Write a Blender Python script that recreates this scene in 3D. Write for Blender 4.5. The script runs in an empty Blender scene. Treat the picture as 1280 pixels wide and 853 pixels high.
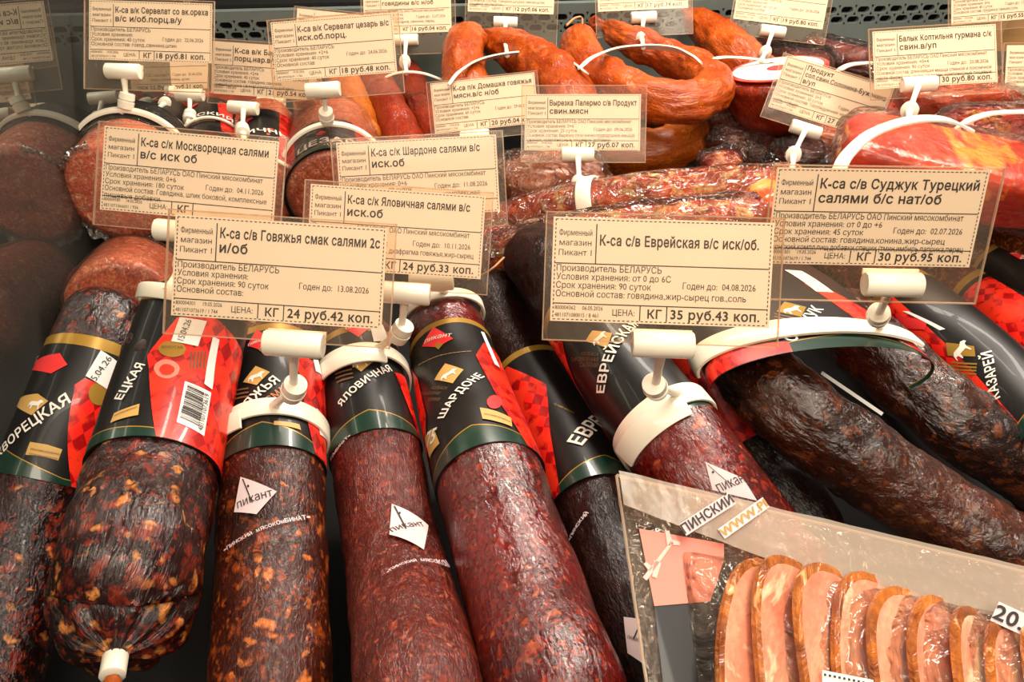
import bpy, math, random
import numpy as np
from mathutils import Vector, Matrix, noise
from mathutils.geometry import tessellate_polygon

random.seed(7)
SC = bpy.context.scene
PI = math.pi
F = 1000.0
CAMZ = 0.42
# ---------------------------------------------------------------- camera
cam_data = bpy.data.cameras.new('camera')
cam_data.lens = 36.0 * F / 1280.0
cam_data.sensor_width = 36.0
cam_data.clip_start = 0.01
cam = bpy.data.objects.new('camera', cam_data)
SC.collection.objects.link(cam)
CAM = Matrix.Translation((0, 0, CAMZ)) @ Matrix.Rotation(math.radians(-4.7), 4, 'Z') @ Matrix.Rotation(math.radians(51.3), 4, 'X')
cam.matrix_world = CAM
SC.camera = cam
CP = CAM.translation.copy()
CR = CAM.to_3x3()
# ---------------------------------------------------------------- light
SC.view_settings.view_transform = 'Standard'
SC.view_settings.look = 'None'
SC.view_settings.gamma = 1.0
SC.view_settings.exposure = 0.27
w = bpy.data.worlds.new('shop_air'); SC.world = w; w.use_nodes = True
bg = w.node_tree.nodes['Background']
bg.inputs[0].default_value = (1.0, 0.86, 0.72, 1)
bg.inputs[1].default_value = 0.18

def area(name, loc, target, sx, sy, power, col):
    l = bpy.data.lights.new(name, 'AREA'); l.shape = 'RECTANGLE'
    l.size = sx; l.size_y = sy; l.energy = power; l.color = col
    o = bpy.data.objects.new(name, l); SC.collection.objects.link(o)
    o.location = loc
    o.rotation_euler = (Vector(target) - Vector(loc)).to_track_quat('-Z', 'Y').to_euler()
    return o
area('case_strip_lamp', (0.42, 0.82, 0.74), (0.20, 0.30, 0.05), 0.9, 0.08, 10.5, (1.0, 0.90, 0.78))
area('case_middle_lamp', (0.30, 0.42, 1.10), (0.20, 0.40, 0.05), 1.1, 0.08, 8.0, (1.0, 0.90, 0.76))
area('front_fill_light', (0.0, -0.12, 0.80), (0.05, 0.50, 0.08), 1.5, 0.06, 4.5, (1.0, 0.87, 0.70))  # fill light added to brighten goods left in shadow behind the price cards
area('shop_ceiling_lamp', (-0.2, -0.75, 1.5), (0.1, 0.5, 0.1), 1.3, 0.9, 9, (1.0, 0.87, 0.70))

# ---------------------------------------------------------------- pixel helpers
def at(px, py, Z):
    return CAM @ Vector(((px - 640) / F * Z, -(py - 426.5) / F * Z, -Z))
def zdep(px, py, z):
    d = CR @ Vector(((px - 640) / F, -(py - 426.5) / F, -1))
    return (z - CAMZ) / d.z
def proj(p):
    q = CAM.inverted() @ p
    return (640 - F * q.x / q.z, 426.5 + F * q.y / q.z, -q.z)
CAMI = CAM.inverted()
def cw(px, py, wpx, R):                       # centre where a radius R shows wpx wide
    return (at(px, py, F * 2 * R / wpx), R)
def cz(px, py, z, wpx):                       # centre on the height z, radius from the width
    Z = zdep(px, py, z)
    return (at(px, py, Z), wpx * Z / 2 / F)
def lin(c):
    def f(v):
        v /= 255.0
        return v / 12.92 if v <= 0.04045 else ((v + 0.055) / 1.055) ** 2.4
    return (f(c[0]), f(c[1]), f(c[2]), 1)

# ---------------------------------------------------------------- materials
class NT:
    def __init__(s, name):
        s.m = bpy.data.materials.new(name); s.m.use_nodes = True
        s.n = s.m.node_tree.nodes; s.l = s.m.node_tree.links
        s.b = s.n['Principled BSDF']; s.out = s.n['Material Output']
    def add(s, t, **kw):
        n = s.n.new(t)
        for k, v in kw.items():
            if hasattr(n, k): setattr(n, k, v)
            else: n.inputs[k.replace('_', ' ')].default_value = v
        return n
    def link(s, a, b): s.l.new(a, b)
    def ramp(s, fac, stops, interp='LINEAR'):
        r = s.n.new('ShaderNodeValToRGB'); r.color_ramp.interpolation = interp
        e = r.color_ramp.elements
        while len(e) < len(stops): e.new(0.5)
        for q, (p, c) in zip(e, stops):
            q.position = p; q.color = c if len(c) == 4 else lin(c)
        s.link(fac, r.inputs[0]); return r.outputs[0]
    def mix(s, fac, a, b, mode='MIX'):
        m = s.n.new('ShaderNodeMix'); m.data_type = 'RGBA'; m.blend_type = mode
        if isinstance(fac, (int, float)): m.inputs[0].default_value = fac
        else: s.link(fac, m.inputs[0])
        for i, x in ((6, a), (7, b)):
            if hasattr(x, 'is_output'): s.link(x, m.inputs[i])
            else: m.inputs[i].default_value = x
        return m.outputs[2]
    def objco(s, scale=(1, 1, 1), seed=True):
        t = s.n.new('ShaderNodeTexCoord'); o = t.outputs['Object']
        if seed:
            oi = s.n.new('ShaderNodeObjectInfo'); mu = s.n.new('ShaderNodeVectorMath'); mu.operation = 'ADD'
            s.link(o, mu.inputs[0]); s.link(oi.outputs['Random'], mu.inputs[1]); o = mu.outputs[0]
        mp = s.n.new('ShaderNodeMapping'); mp.inputs['Scale'].default_value = scale
        s.link(o, mp.inputs[0]); return mp.outputs[0]
    def uvco(s, scale=(1, 1, 1), rot=0):
        t = s.n.new('ShaderNodeUVMap'); mp = s.n.new('ShaderNodeMapping')
        mp.inputs['Scale'].default_value = scale; mp.inputs['Rotation'].default_value = (0, 0, rot)
        s.link(t.outputs[0], mp.inputs[0]); return mp.outputs[0]
    def noise(s, vec, scale, detail=3, rough=0.55, dist=0.0):
        n = s.n.new('ShaderNodeTexNoise'); n.inputs['Scale'].default_value = scale
        n.inputs['Detail'].default_value = detail; n.inputs['Roughness'].default_value = rough
        n.inputs['Distortion'].default_value = dist
        s.link(vec, n.inputs['Vector']); return n
    def voro(s, vec, scale, feature='F1'):
        n = s.n.new('ShaderNodeTexVoronoi'); n.feature = feature; n.inputs['Scale'].default_value = scale
        s.link(vec, n.inputs['Vector']); return n
    def bump(s, h, strength, dist, prev=None):
        b = s.n.new('ShaderNodeBump'); b.inputs['Strength'].default_value = strength
        b.inputs['Distance'].default_value = dist; s.link(h, b.inputs['Height'])
        if prev: s.link(prev, b.inputs['Normal'])
        return b.outputs[0]

def plain(name, col, rough=0.5, metal=0.0, spec=0.5, coat=0, var=0.06, bump=0.0, bscale=300):
    t = NT(name); co = t.objco()
    n = t.noise(co, 40, 4)
    c = lin(col); c2 = tuple(x * (1 - var * 2) for x in c[:3]) + (1,)
    t.link(t.mix(n.outputs[0], c, c2), t.b.inputs['Base Color'])
    t.b.inputs['Roughness'].default_value = rough; t.b.inputs['Metallic'].default_value = metal
    t.b.inputs['Specular IOR Level'].default_value = spec; t.b.inputs['Coat Weight'].default_value = coat
    if bump:
        nb = t.noise(co, bscale, 3)
        t.link(t.bump(nb.outputs[0], bump, 0.001), t.b.inputs['Normal'])
    return t.m

def casing(name, base, mid, chunk, fat, chunk_amt=0.3, fat_amt=0.12, cell=130, rough=0.28, wr=0.6, wscale=330, stretch=0.45, coat=0.3, spec=0.5, endfat=0.0):
    """meat seen through a wrinkled casing"""
    t = NT(name); co = t.objco()
    dn = t.noise(co, 90, 3, 0.6)
    add = t.n.new('ShaderNodeVectorMath'); add.operation = 'MULTIPLY_ADD'
    t.link(dn.outputs['Color'], add.inputs[0]); add.inputs[1].default_value = (0.018,) * 3; t.link(co, add.inputs[2])
    warped = add.outputs[0]
    big = t.noise(co, 16, 3)
    c0 = t.mix(t.ramp(big.outputs[0], [(0.35, (0, 0, 0)), (0.68, (255, 255, 255))]), lin(base), lin(mid))
    uvn = t.n.new('ShaderNodeUVMap'); sx = t.n.new('ShaderNodeSeparateXYZ'); t.link(uvn.outputs[0], sx.inputs[0])
    ef = t.n.new('ShaderNodeMapRange'); ef.inputs[1].default_value = 0.015; ef.inputs[2].default_value = 0.13; ef.inputs[3].default_value = endfat; ef.inputs[4].default_value = 0.0
    t.link(sx.outputs[1], ef.inputs[0])
    def layer(cell_, ch, amt, col, prev, lo, hi):
        v = t.voro(warped, cell_); sep = t.n.new('ShaderNodeSeparateColor'); t.link(v.outputs['Color'], sep.inputs[0])
        e = t.ramp(v.outputs['Distance'], [(lo, (255, 255, 255)), (hi, (0, 0, 0))])
        a1 = t.n.new('ShaderNodeMath'); a1.operation = 'ADD'; t.link(sep.outputs[ch], a1.inputs[0]); t.link(ef.outputs[0], a1.inputs[1])
        m1 = t.ramp(a1.outputs[0], [(1 - amt, (0, 0, 0)), (min(1, 1.05 - amt), (255, 255, 255))])
        f = t.n.new('ShaderNodeMath'); f.operation = 'MULTIPLY'; t.link(e, f.inputs[0]); t.link(m1, f.inputs[1])
        return t.mix(f.outputs[0], prev, lin(col))
    c1 = layer(cell, 0, chunk_amt, chunk, c0, .22, .62)
    c1 = layer(cell * 1.9, 2, chunk_amt, chunk, c1, .2, .6)
    c2 = layer(cell * 1.25, 1, fat_amt, fat, c1, .18, .55)
    fine = t.noise(co, 500, 3)
    c3 = t.mix(0.6, c2, t.ramp(fine.outputs[0], [(0.3, (70, 70, 70)), (0.7, (255, 255, 255))]), 'MULTIPLY')
    t.link(c3, t.b.inputs['Base Color'])
    uv = t.uvco((1, stretch, 1))
    w1 = t.noise(uv, wscale, 4, 0.55, 2.2)
    w2 = t.noise(uv, wscale * 0.22, 3, 0.5, 0.8)
    n1 = t.bump(w2.outputs[0], wr * 0.6, 0.003)
    n2 = t.bump(w1.outputs[0], wr * 0.8, 0.0014, n1)
    t.link(n2, t.b.inputs['Normal'])
    t.b.inputs['Roughness'].default_value = rough
    t.b.inputs['Coat Weight'].default_value = coat; t.b.inputs['Coat Roughness'].default_value = 0.10
    t.b.inputs['Specular IOR Level'].default_value = spec * .5
    t.link(n2, t.b.inputs['Coat Normal'])
    return t.m

def film(name, tint=(255, 248, 238), haze=0.10, wr=0.8, scale=60, rough=0.08, gloss=1.0, fine=240):
    """clear plastic film: see-through, glossy, crinkled"""
    t = NT(name); t.n.remove(t.b)
    co = t.objco()
    a = t.noise(co, scale, 3, 0.6, 2.2); b = t.voro(co, scale * 1.3, 'DISTANCE_TO_EDGE'); c = t.noise(co, fine, 2, 0.5, 1.0)
    nm = t.bump(a.outputs[0], wr, 0.012); nm = t.bump(b.outputs[0], wr * 0.45, 0.004, nm); nm = t.bump(c.outputs[0], wr * 0.5, 0.001, nm)
    tr = t.n.new('ShaderNodeBsdfTransparent'); tr.inputs[0].default_value = lin(tint)
    gl = t.n.new('ShaderNodeBsdfGlossy'); gl.inputs['Roughness'].default_value = rough; t.link(nm, gl.inputs['Normal'])
    df = t.n.new('ShaderNodeBsdfDiffuse'); df.inputs[0].default_value = lin((225, 205, 185)); t.link(nm, df.inputs['Normal'])
    fr = t.n.new('ShaderNodeFresnel'); fr.inputs[0].default_value = 1.45; t.link(nm, fr.inputs['Normal'])
    mu = t.n.new('ShaderNodeMath'); mu.operation = 'MULTIPLY'; mu.use_clamp = True
    mu.inputs[1].default_value = gloss; t.link(fr.outputs[0], mu.inputs[0])
    m1 = t.n.new('ShaderNodeMixShader'); m1.inputs[0].default_value = haze
    t.link(tr.outputs[0], m1.inputs[1]); t.link(df.outputs[0], m1.inputs[2])
    m2 = t.n.new('ShaderNodeMixShader'); t.link(mu.outputs[0], m2.inputs[0])
    t.link(m1.outputs[0], m2.inputs[1]); t.link(gl.outputs[0], m2.inputs[2])
    t.link(m2.outputs[0], t.out.inputs[0])
    return t.m

def meat(name, a, b, fat, fat_amt=0.35, scale=14, rough=0.25, wr=0.4):
    t = NT(name); co = t.objco((1, 1, 1.8))
    n = t.noise(co, scale, 5, 0.6, 0.8); n2 = t.noise(co, scale * 0.8, 4, 0.6, 1.5); g = t.noise(co, 260, 3)
    c = t.mix(t.ramp(n.outputs[0], [(0.35, (0, 0, 0)), (0.65, (255, 255, 255))]), lin(a), lin(b))
    c = t.mix(t.ramp(n2.outputs[0], [(1 - fat_amt, (0, 0, 0)), (1.06 - fat_amt, (255, 255, 255))]), c, lin(fat))
    c = t.mix(0.3, c, t.ramp(g.outputs[0], [(0.3, (120, 120, 120)), (0.7, (255, 255, 255))]), 'MULTIPLY')
    t.link(c, t.b.inputs['Base Color']); t.b.inputs['Roughness'].default_value = rough
    t.b.inputs['Coat Weight'].default_value = 0.5; t.b.inputs['Coat Roughness'].default_value = 0.1
    nm = t.bump(n2.outputs[0], wr, 0.006); nm = t.bump(g.outputs[0], wr, 0.001, nm)
    t.link(nm, t.b.inputs['Normal']); t.link(nm, t.b.inputs['Coat Normal'])
    return t.m

def foil_red(name):
    t = NT(name); uv = t.uvco((170, 115, 1), PI / 4)
    ch = t.n.new('ShaderNodeTexChecker'); ch.inputs['Scale'].default_value = 1.0
    ch.inputs[1].default_value = lin((232, 34, 24)); ch.inputs[2].default_value = lin((158, 10, 12)); t.link(uv, ch.inputs[0])
    uv2 = t.uvco((1, 1, 1)); n = t.noise(uv2, 55, 3)
    c = t.mix(t.ramp(n.outputs[0], [(0.48, (0, 0, 0)), (0.56, (255, 255, 255))]), ch.outputs[0], lin((236, 50, 26)))
    t.link(c, t.b.inputs['Base Color']); t.b.inputs['Roughness'].default_value = 0.32
    t.b.inputs['Coat Weight'].default_value = 0.35
    return t.m

M = {}
M['s_dark'] = casing('dark_salami_with_fat_chunks', (24, 8, 6), (54, 14, 9), (132, 40, 16), (224, 138, 66), 0.24, 0.05, 135, 0.24, 0.8, 300, 0.5, 0.7, endfat=.20)
M['s_brown'] = casing('brown_red_salami', (46, 17, 10), (86, 30, 14), (160, 70, 26), (214, 116, 50), 0.22, 0.04, 150, 0.28, 0.7, 330, 0.5, 0.4, endfat=.18)
M['s_maroon'] = casing('maroon_fine_salami', (74, 20, 15), (108, 36, 26), (146, 56, 36), (190, 96, 66), 0.2, 0.02, 240, 0.30, 0.95, 420, 0.4, 0.4, endfat=.15)
M['s_red'] = casing('deep_red_salami', (64, 4, 3), (118, 14, 6), (150, 40, 14), (186, 84, 40), 0.18, 0.02, 170, 0.22, 0.6, 300, 0.5, 1.0, endfat=.12)
M['s_black'] = casing('near_black_dry_salami', (22, 7, 6), (42, 14, 10), (54, 22, 14), (70, 36, 24), 0.2, 0.02, 150, 0.34, 0.6, 360, coat=.22, spec=.35)
M['s_sudjuk'] = casing('dark_wrinkled_horseshoe_sausage', (32, 13, 7), (78, 34, 15), (112, 54, 24), (140, 84, 44), 0.25, 0.05, 110, 0.26, 1.0, 210, 0.7, 1.0)
M['s_speck'] = casing('speckled_brown_salami', (70, 26, 12), (116, 52, 22), (150, 84, 36), (206, 146, 74), 0.4, 0.12, 240, 0.32, 0.5, 300)
M['s_pink'] = casing('pink_cooked_salami', (236, 112, 84), (246, 140, 108), (250, 176, 140), (252, 212, 180), 0.4, 0.20, 260, 0.30, 0.35, 200)
M['s_pinkbrown'] = casing('brownish_pink_salami', (186, 84, 56), (212, 108, 74), (224, 134, 96), (236, 170, 126), 0.4, 0.16, 240, 0.32, 0.35, 200)
M['s_orange'] = casing('orange_smoked_sausage', (172, 58, 8), (214, 94, 16), (220, 104, 30), (226, 118, 44), 0.2, 0.03, 90, 0.30, 1.3, 230, 0.45, 0.35)
M['s_orange2'] = casing('tan_orange_smoked_sausage', (186, 88, 18), (208, 112, 30), (214, 120, 44), (220, 136, 60), 0.2, 0.03, 90, 0.34, 0.9, 200, 0.5, 0.25)
M['s_ringred'] = casing('red_orange_smoked_sausage', (122, 26, 8), (170, 50, 14), (184, 62, 22), (196, 84, 34), 0.2, 0.03, 90, 0.28, 1.1, 220, 0.5, 0.4)
M['s_amber'] = casing('amber_brown_smoked_sausage', (150, 64, 8), (194, 98, 16), (204, 106, 26), (212, 118, 42), 0.2, 0.02, 90, 0.30, 1.0, 190, 0.4, 0.3)
M['meat_red'] = meat('raw_red_meat', (180, 26, 5), (218, 72, 16), (240, 156, 50), 0.42, 13)
M['meat_orange'] = meat('smoked_orange_meat', (202, 66, 20), (222, 96, 34), (236, 150, 70), 0.40, 16)
M['meat_dark'] = meat('dark_dried_meat', (46, 12, 9), (120, 30, 18), (180, 84, 50), 0.36, 22, 0.2, 0.8)
M['meat_tan'] = meat('tan_pork_piece', (186, 100, 66), (214, 134, 92), (228, 164, 100), 0.42, 20)
M['meat_smoked'] = meat('smoked_grainy_loin', (206, 54, 20), (236, 116, 42), (246, 186, 96), 0.47, 60, 0.22, 0.9)
M['slice_face'] = meat('pale_pink_pork_face', (222, 130, 100), (232, 164, 130), (238, 198, 160), 0.42, 26, 0.3, 0.25)
M['slice_rim'] = meat('browned_crust', (128, 60, 12), (200, 112, 34), (238, 170, 110), 0.40, 50, 0.35, 0.6)
M['label_black'] = plain('black_label_paper', (19, 16, 15), 0.42, spec=0.35, coat=0.10, bump=0.15, bscale=60)
M['label_red'] = foil_red('red_diamond_label_foil')
M['label_green'] = plain('green_label_band', (18, 48, 36), 0.3, coat=0.3, bump=0.2, bscale=50)
M['gold'] = plain('gold_print', (176, 134, 52), 0.34, metal=0.35, var=0.1)
M['gold_flat'] = plain('pale_gold_print', (200, 156, 84), 0.5)
M['ink_white'] = plain('white_ink', (236, 226, 214), 0.5)
M['ink_lilac'] = plain('pale_lilac_print', (214, 190, 190), 0.5)
M['ink_black'] = plain('black_ink', (26, 22, 22), 0.6)
M['ink_brown'] = plain('dull_bronze_ink', (110, 76, 44), 0.5)
M['ink_orange'] = plain('orange_ink', (226, 120, 50), 0.5)
M['ink_redlogo'] = plain('bright_red_print', (226, 44, 44), 0.45)
M['ink_pink'] = plain('salmon_pink_print', (226, 130, 110), 0.45)
M['sticker'] = plain('white_sticker', (232, 228, 222), 0.55)
M['paper'] = plain('cream_price_paper', (238, 222, 202), 0.65, var=0.03, bump=0.08, bscale=80)
M['plastic'] = plain('ivory_plastic', (244, 234, 212), 0.33, var=0.02, coat=0.2, bump=0.05, bscale=60)
M['string'] = plain('tan_twine', (196, 140, 90), 0.8, bump=0.5, bscale=1500)
M['clipmetal'] = plain('white_end_clip', (236, 226, 206), 0.35)
M['steel'] = plain('grey_teal_painted_steel', (128, 138, 132), 0.35, metal=0.2, var=0.12)
M['deck'] = plain('dark_grey_deck', (13, 12, 11), 0.5, var=0.2, spec=0.2)
M['riser'] = plain('black_plastic_tray', (15, 13, 13), 0.5)
M['dark'] = plain('black_recess', (10, 9, 9), 0.6)
M['cardboard'] = plain('tan_cardboard', (196, 150, 92), 0.7, bump=0.2)
M['sleeve'] = film('clear_card_sleeve', (252, 244, 234), 0.04, 0.05, 9, 0.10, 0.22, 90)
M['film'] = film('crinkled_clear_film', (255, 246, 236), 0.02, 1.1, 45, 0.07, 1.9)
M['film_frill'] = film('gathered_film', (250, 246, 240), 0.22, 1.0, 80, 0.10, 2.0)
M['film_soft'] = film('taut_clear_film', (255, 246, 236), 0.02, 0.8, 40, 0.10, 1.6)
M['film_thin'] = film('thin_cling_film', (255, 250, 244), 0.02, 0.5, 60, 0.10, 0.7)
M['pouch'] = film('vacuum_pouch_film', (255, 244, 230), 0.05, 0.8, 26, 0.08, 1.2, 120)
M['pouch_edge'] = film('pouch_seal_film', (250, 232, 212), 0.34, 0.2, 10, 0.2, 0.6, 60)
def glass_side():
    t = NT('dark_reflecting_side_glass'); t.n.remove(t.b)
    gl = t.n.new('ShaderNodeBsdfGlossy'); gl.inputs[0].default_value = lin((212, 216, 208)); gl.inputs['Roughness'].default_value = 0.02
    df = t.n.new('ShaderNodeBsdfDiffuse'); df.inputs[0].default_value = lin((58, 56, 52))
    fr = t.n.new('ShaderNodeFresnel'); fr.inputs[0].default_value = 1.6
    mr = t.n.new('ShaderNodeMapRange'); mr.inputs[3].default_value = 0.24; mr.inputs[4].default_value = 1.0
    t.link(fr.outputs[0], mr.inputs[0])
    mx = t.n.new('ShaderNodeMixShader'); t.link(mr.outputs[0], mx.inputs[0]); t.link(df.outputs[0], mx.inputs[1]); t.link(gl.outputs[0], mx.inputs[2])
    t.link(mx.outputs[0], t.out.inputs[0]); return t.m
M['side_glass'] = glass_side()

# ---------------------------------------------------------------- mesh helpers
class MB:
    def __init__(s): s.v = []; s.f = []; s.m = []; s.uv = []; s.mats = []
    def mi(s, mat):
        if mat not in s.mats: s.mats.append(mat)
        return s.mats.index(mat)
    def add(s, verts, faces, mat, uvs=None):
        b = len(s.v); k = s.mi(mat)
        s.v += [tuple(p) for p in verts]; s.uv += list(uvs) if uvs else [(0, 0)] * len(verts)
        for f in faces: s.f.append(tuple(i + b for i in f)); s.m.append(k)
    def box(s, o, x, y, z, mat):      # corner o and three edge vectors
        p = [o, o + x, o + x + y, o + y]; p = p + [q + z for q in p]
        s.add(p, [(3, 2, 1, 0), (4, 5, 6, 7), (0, 1, 5, 4), (1, 2, 6, 5), (2, 3, 7, 6), (3, 0, 4, 7)], mat)
    def cyl(s, a, b, ra, rb, mat, n=20, caps=True):
        s.lathe(a, b, [(0, ra), (1, rb)], mat, n, caps)
    def lathe(s, a, b, prof, mat, n=24, caps=True):
        d = (b - a); L = d.length; d = d / L
        u = d.orthogonal().normalized(); w_ = d.cross(u)
        vs = []; fs = []
        for (t, r) in prof:
            for i in range(n):
                q = 2 * PI * i / n; vs.append(a + d * (L * t) + (u * math.cos(q) + w_ * math.sin(q)) * r)
        for j in range(len(prof) - 1):
            for i in range(n):
                fs.append((j * n + i, j * n + (i + 1) % n, (j + 1) * n + (i + 1) % n, (j + 1) * n + i))
        if caps:
            fs.append(tuple(range(n))[::-1]); fs.append(tuple((len(prof) - 1) * n + i for i in range(n)))
        s.add(vs, fs, mat)
    def build(s, name, parent=None, org=None, smooth=True, auto=True):
        org = Vector(org) if org is not None else (parent.matrix_world.translation.copy() if parent and parent.parent is None else ROOTLOC.get(parent.name, Vector((0, 0, 0))) if parent else Vector((0, 0, 0)))
        me = bpy.data.meshes.new(name)
        me.from_pydata([(p[0] - org.x, p[1] - org.y, p[2] - org.z) for p in s.v], [], s.f)
        for k in s.mats: me.materials.append(k)
        me.polygons.foreach_set('material_index', s.m)
        ul = me.uv_layers.new(name='UVMap')
        idx = np.zeros(len(me.loops), dtype=np.int32); me.loops.foreach_get('vertex_index', idx)
        ul.data.foreach_set('uv', np.array(s.uv, dtype=np.float32)[idx].ravel())
        if smooth:
            me.polygons.foreach_set('use_smooth', [True] * len(me.polygons))
            if auto: me.set_sharp_from_angle(angle=math.radians(40))
        me.update()
        o = bpy.data.objects.new(name, me); SC.collection.objects.link(o)
        if parent:
            o.parent = parent
            if parent.parent is None and parent.type == 'EMPTY': pass
        else: o.location = org
        ROOTLOC[o.name] = org
        return o
ROOTLOC = {}
def thing(name, label, cat, loc, group=None):
    o = bpy.data.objects.new(name, None); o.empty_display_size = 0.02
    SC.collection.objects.link(o); o.location = loc; o.matrix_world = Matrix.Translation(loc)
    o['label'] = label; o['category'] = cat
    if group: o['group'] = group
    ROOTLOC[o.name] = Vector(loc)
    return o
def tagt(o, label, cat, group=None):
    o['label'] = label; o['category'] = cat
    if group: o['group'] = group
    return o
def build(mb, name, parent, **kw):
    return mb.build(name, parent, org=ROOTLOC[parent.name], **kw)

# text cache ----------------------------------------------------------------
_tc = {}; _gl = {}
def _loops(me):
    adj = {}
    for e in me.edges:
        a, b = e.vertices; adj.setdefault(a, []).append(b); adj.setdefault(b, []).append(a)
    seen = set(); out = []
    for st in adj:
        if st in seen: continue
        l = [st]; seen.add(st); c = st
        while True:
            n = [x for x in adj[c] if x not in seen]
            if not n: break
            c = n[0]; seen.add(c); l.append(c)
        if l[0] > l[-1] and len(l) > 2: pass
        out.append([(me.vertices[k].co.x, me.vertices[k].co.y) for k in l])
    return out
def _outline(s, res):
    cu = bpy.data.curves.new('t', 'FONT'); cu.body = s; cu.size = 1.0; cu.resolution_u = res; cu.fill_mode = 'NONE'
    ob = bpy.data.objects.new('t', cu); SC.collection.objects.link(ob)
    dg = bpy.context.evaluated_depsgraph_get(); ev = ob.evaluated_get(dg); me = ev.to_mesh(); L = _loops(me)
    ev.to_mesh_clear(); bpy.data.objects.remove(ob); bpy.data.curves.remove(cu); return L
def _adv(s):
    L = _outline(s, 1); xs = [p[0] for l in L for p in l]; return max(xs) if xs else 0
def _area(l): return sum(l[i][0] * l[(i + 1) % len(l)][1] - l[(i + 1) % len(l)][0] * l[i][1] for i in range(len(l))) / 2
def glyph(ch, bold, res):
    """one letter as clean trapezoids (verts, quads, advance)"""
    key = (ch, bold, res)
    if key in _gl: return _gl[key]
    adv = _adv(ch + 'I') - _adv('I')
    L = [l for l in _outline(ch, res) if len(l) > 2] if ch != ' ' else []
    if ch == ' ': adv = _adv('I I') - _adv('II')
    if L:
        A = [_area(l) for l in L]; sg = 1 if A[max(range(len(A)), key=lambda k: abs(A[k]))] > 0 else -1
        if bold:
            ol = []
            for l in L:
                q = []
                for p in l:
                    if not q or math.dist(p, q[-1]) > 1e-4: q.append(p)
                if math.dist(q[0], q[-1]) < 1e-4: q.pop()
                n = len(q); r = []
                for k in range(n):
                    a, b, c = q[k - 1], q[k], q[(k + 1) % n]
                    d1 = Vector((b[0] - a[0], b[1] - a[1])).normalized(); d2 = Vector((c[0] - b[0], c[1] - b[1])).normalized()
                    n1 = Vector((d1.y, -d1.x)); n2 = Vector((d2.y, -d2.x)); m = n1 + n2
                    m = n1 if m.length < .3 else m / max(.5, m.length_squared / 2)
                    r.append((b[0] + m.x * .021 * sg, b[1] + m.y * .021 * sg))
                ol.append(r)
            L = ol
        g = .012 if res > 2 else .03
        L = [[(x, round(y / g) * g) for x, y in l] for l in L]
        ys = sorted({round(p[1], 5) for l in L for p in l}); vs = []; fs = []
        for y0, y1 in zip(ys, ys[1:]):
            if y1 - y0 < 1e-5: continue
            ym = (y0 + y1) / 2; ed = []
            for l in L:
                for k in range(len(l)):
                    a, b = l[k], l[(k + 1) % len(l)]
                    if (a[1] > ym) != (b[1] > ym):
                        f = lambda y: a[0] + (b[0] - a[0]) * (y - a[1]) / (b[1] - a[1])
                        ed.append((f(ym), f(y0), f(y1), 1 if b[1] > a[1] else -1))
            ed.sort(); wn = 0
            for k, e in enumerate(ed):
                if wn == 0: st = e
                wn += e[3]
                if wn == 0:
                    b_ = len(vs); vs += [(st[1], y0), (e[1], y0), (e[2], y1), (st[2], y1)]; fs.append((b_, b_ + 1, b_ + 2, b_ + 3))
    else: vs, fs = [], []
    _gl[key] = (vs, fs, adv); return _gl[key]
def text2d(s, bold=False, res=2, spacing=1.0):
    key = (s, bold, res, spacing)
    if key in _tc: return _tc[key]
    x = 0; vs = []; fs = []
    for ch in s:
        v, f, adv = glyph(ch, bold, res); b = len(vs)
        vs += [(a + x, c) for a, c in v]; fs += [tuple(k + b for k in q) for q in f]
        x += (adv + (.03 if bold else 0)) * spacing
    x0 = min((v[0] for v in vs), default=0); x1 = max((v[0] for v in vs), default=1)
    _tc[key] = ([(x - x0, y) for x, y in vs], fs, x1 - x0)
    return _tc[key]

def spline(pts, n=120):
    """Catmull-Rom through (Vector, radius) -> uniform samples"""
    P = [Vector((p[0].x, p[0].y, p[0].z, p[1])) for p in pts]
    P = [P[0] * 2 - P[1]] + P + [P[-1] * 2 - P[-2]]
    out = []
    for i in range(1, len(P) - 2):
        for k in range(24):
            t = k / 24; a, b, c, d = P[i - 1], P[i], P[i + 1], P[i + 2]
            out.append(0.5 * ((2 * b) + (c - a) * t + (2 * a - 5 * b + 4 * c - d) * t * t + (3 * b - a - 3 * c + d) * t ** 3))
    out.append(P[-2])
    L = [0]
    for i in range(1, len(out)): L.append(L[-1] + (out[i].xyz - out[i - 1].xyz).length)
    tot = L[-1]; res = []; j = 0
    for k in range(n + 1):
        s = tot * k / n
        while j < len(L) - 2 and L[j + 1] < s: j += 1
        u = (s - L[j]) / max(1e-9, L[j + 1] - L[j]); res.append(out[j].lerp(out[j + 1], min(1, max(0, u))))
    return res, tot

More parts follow.
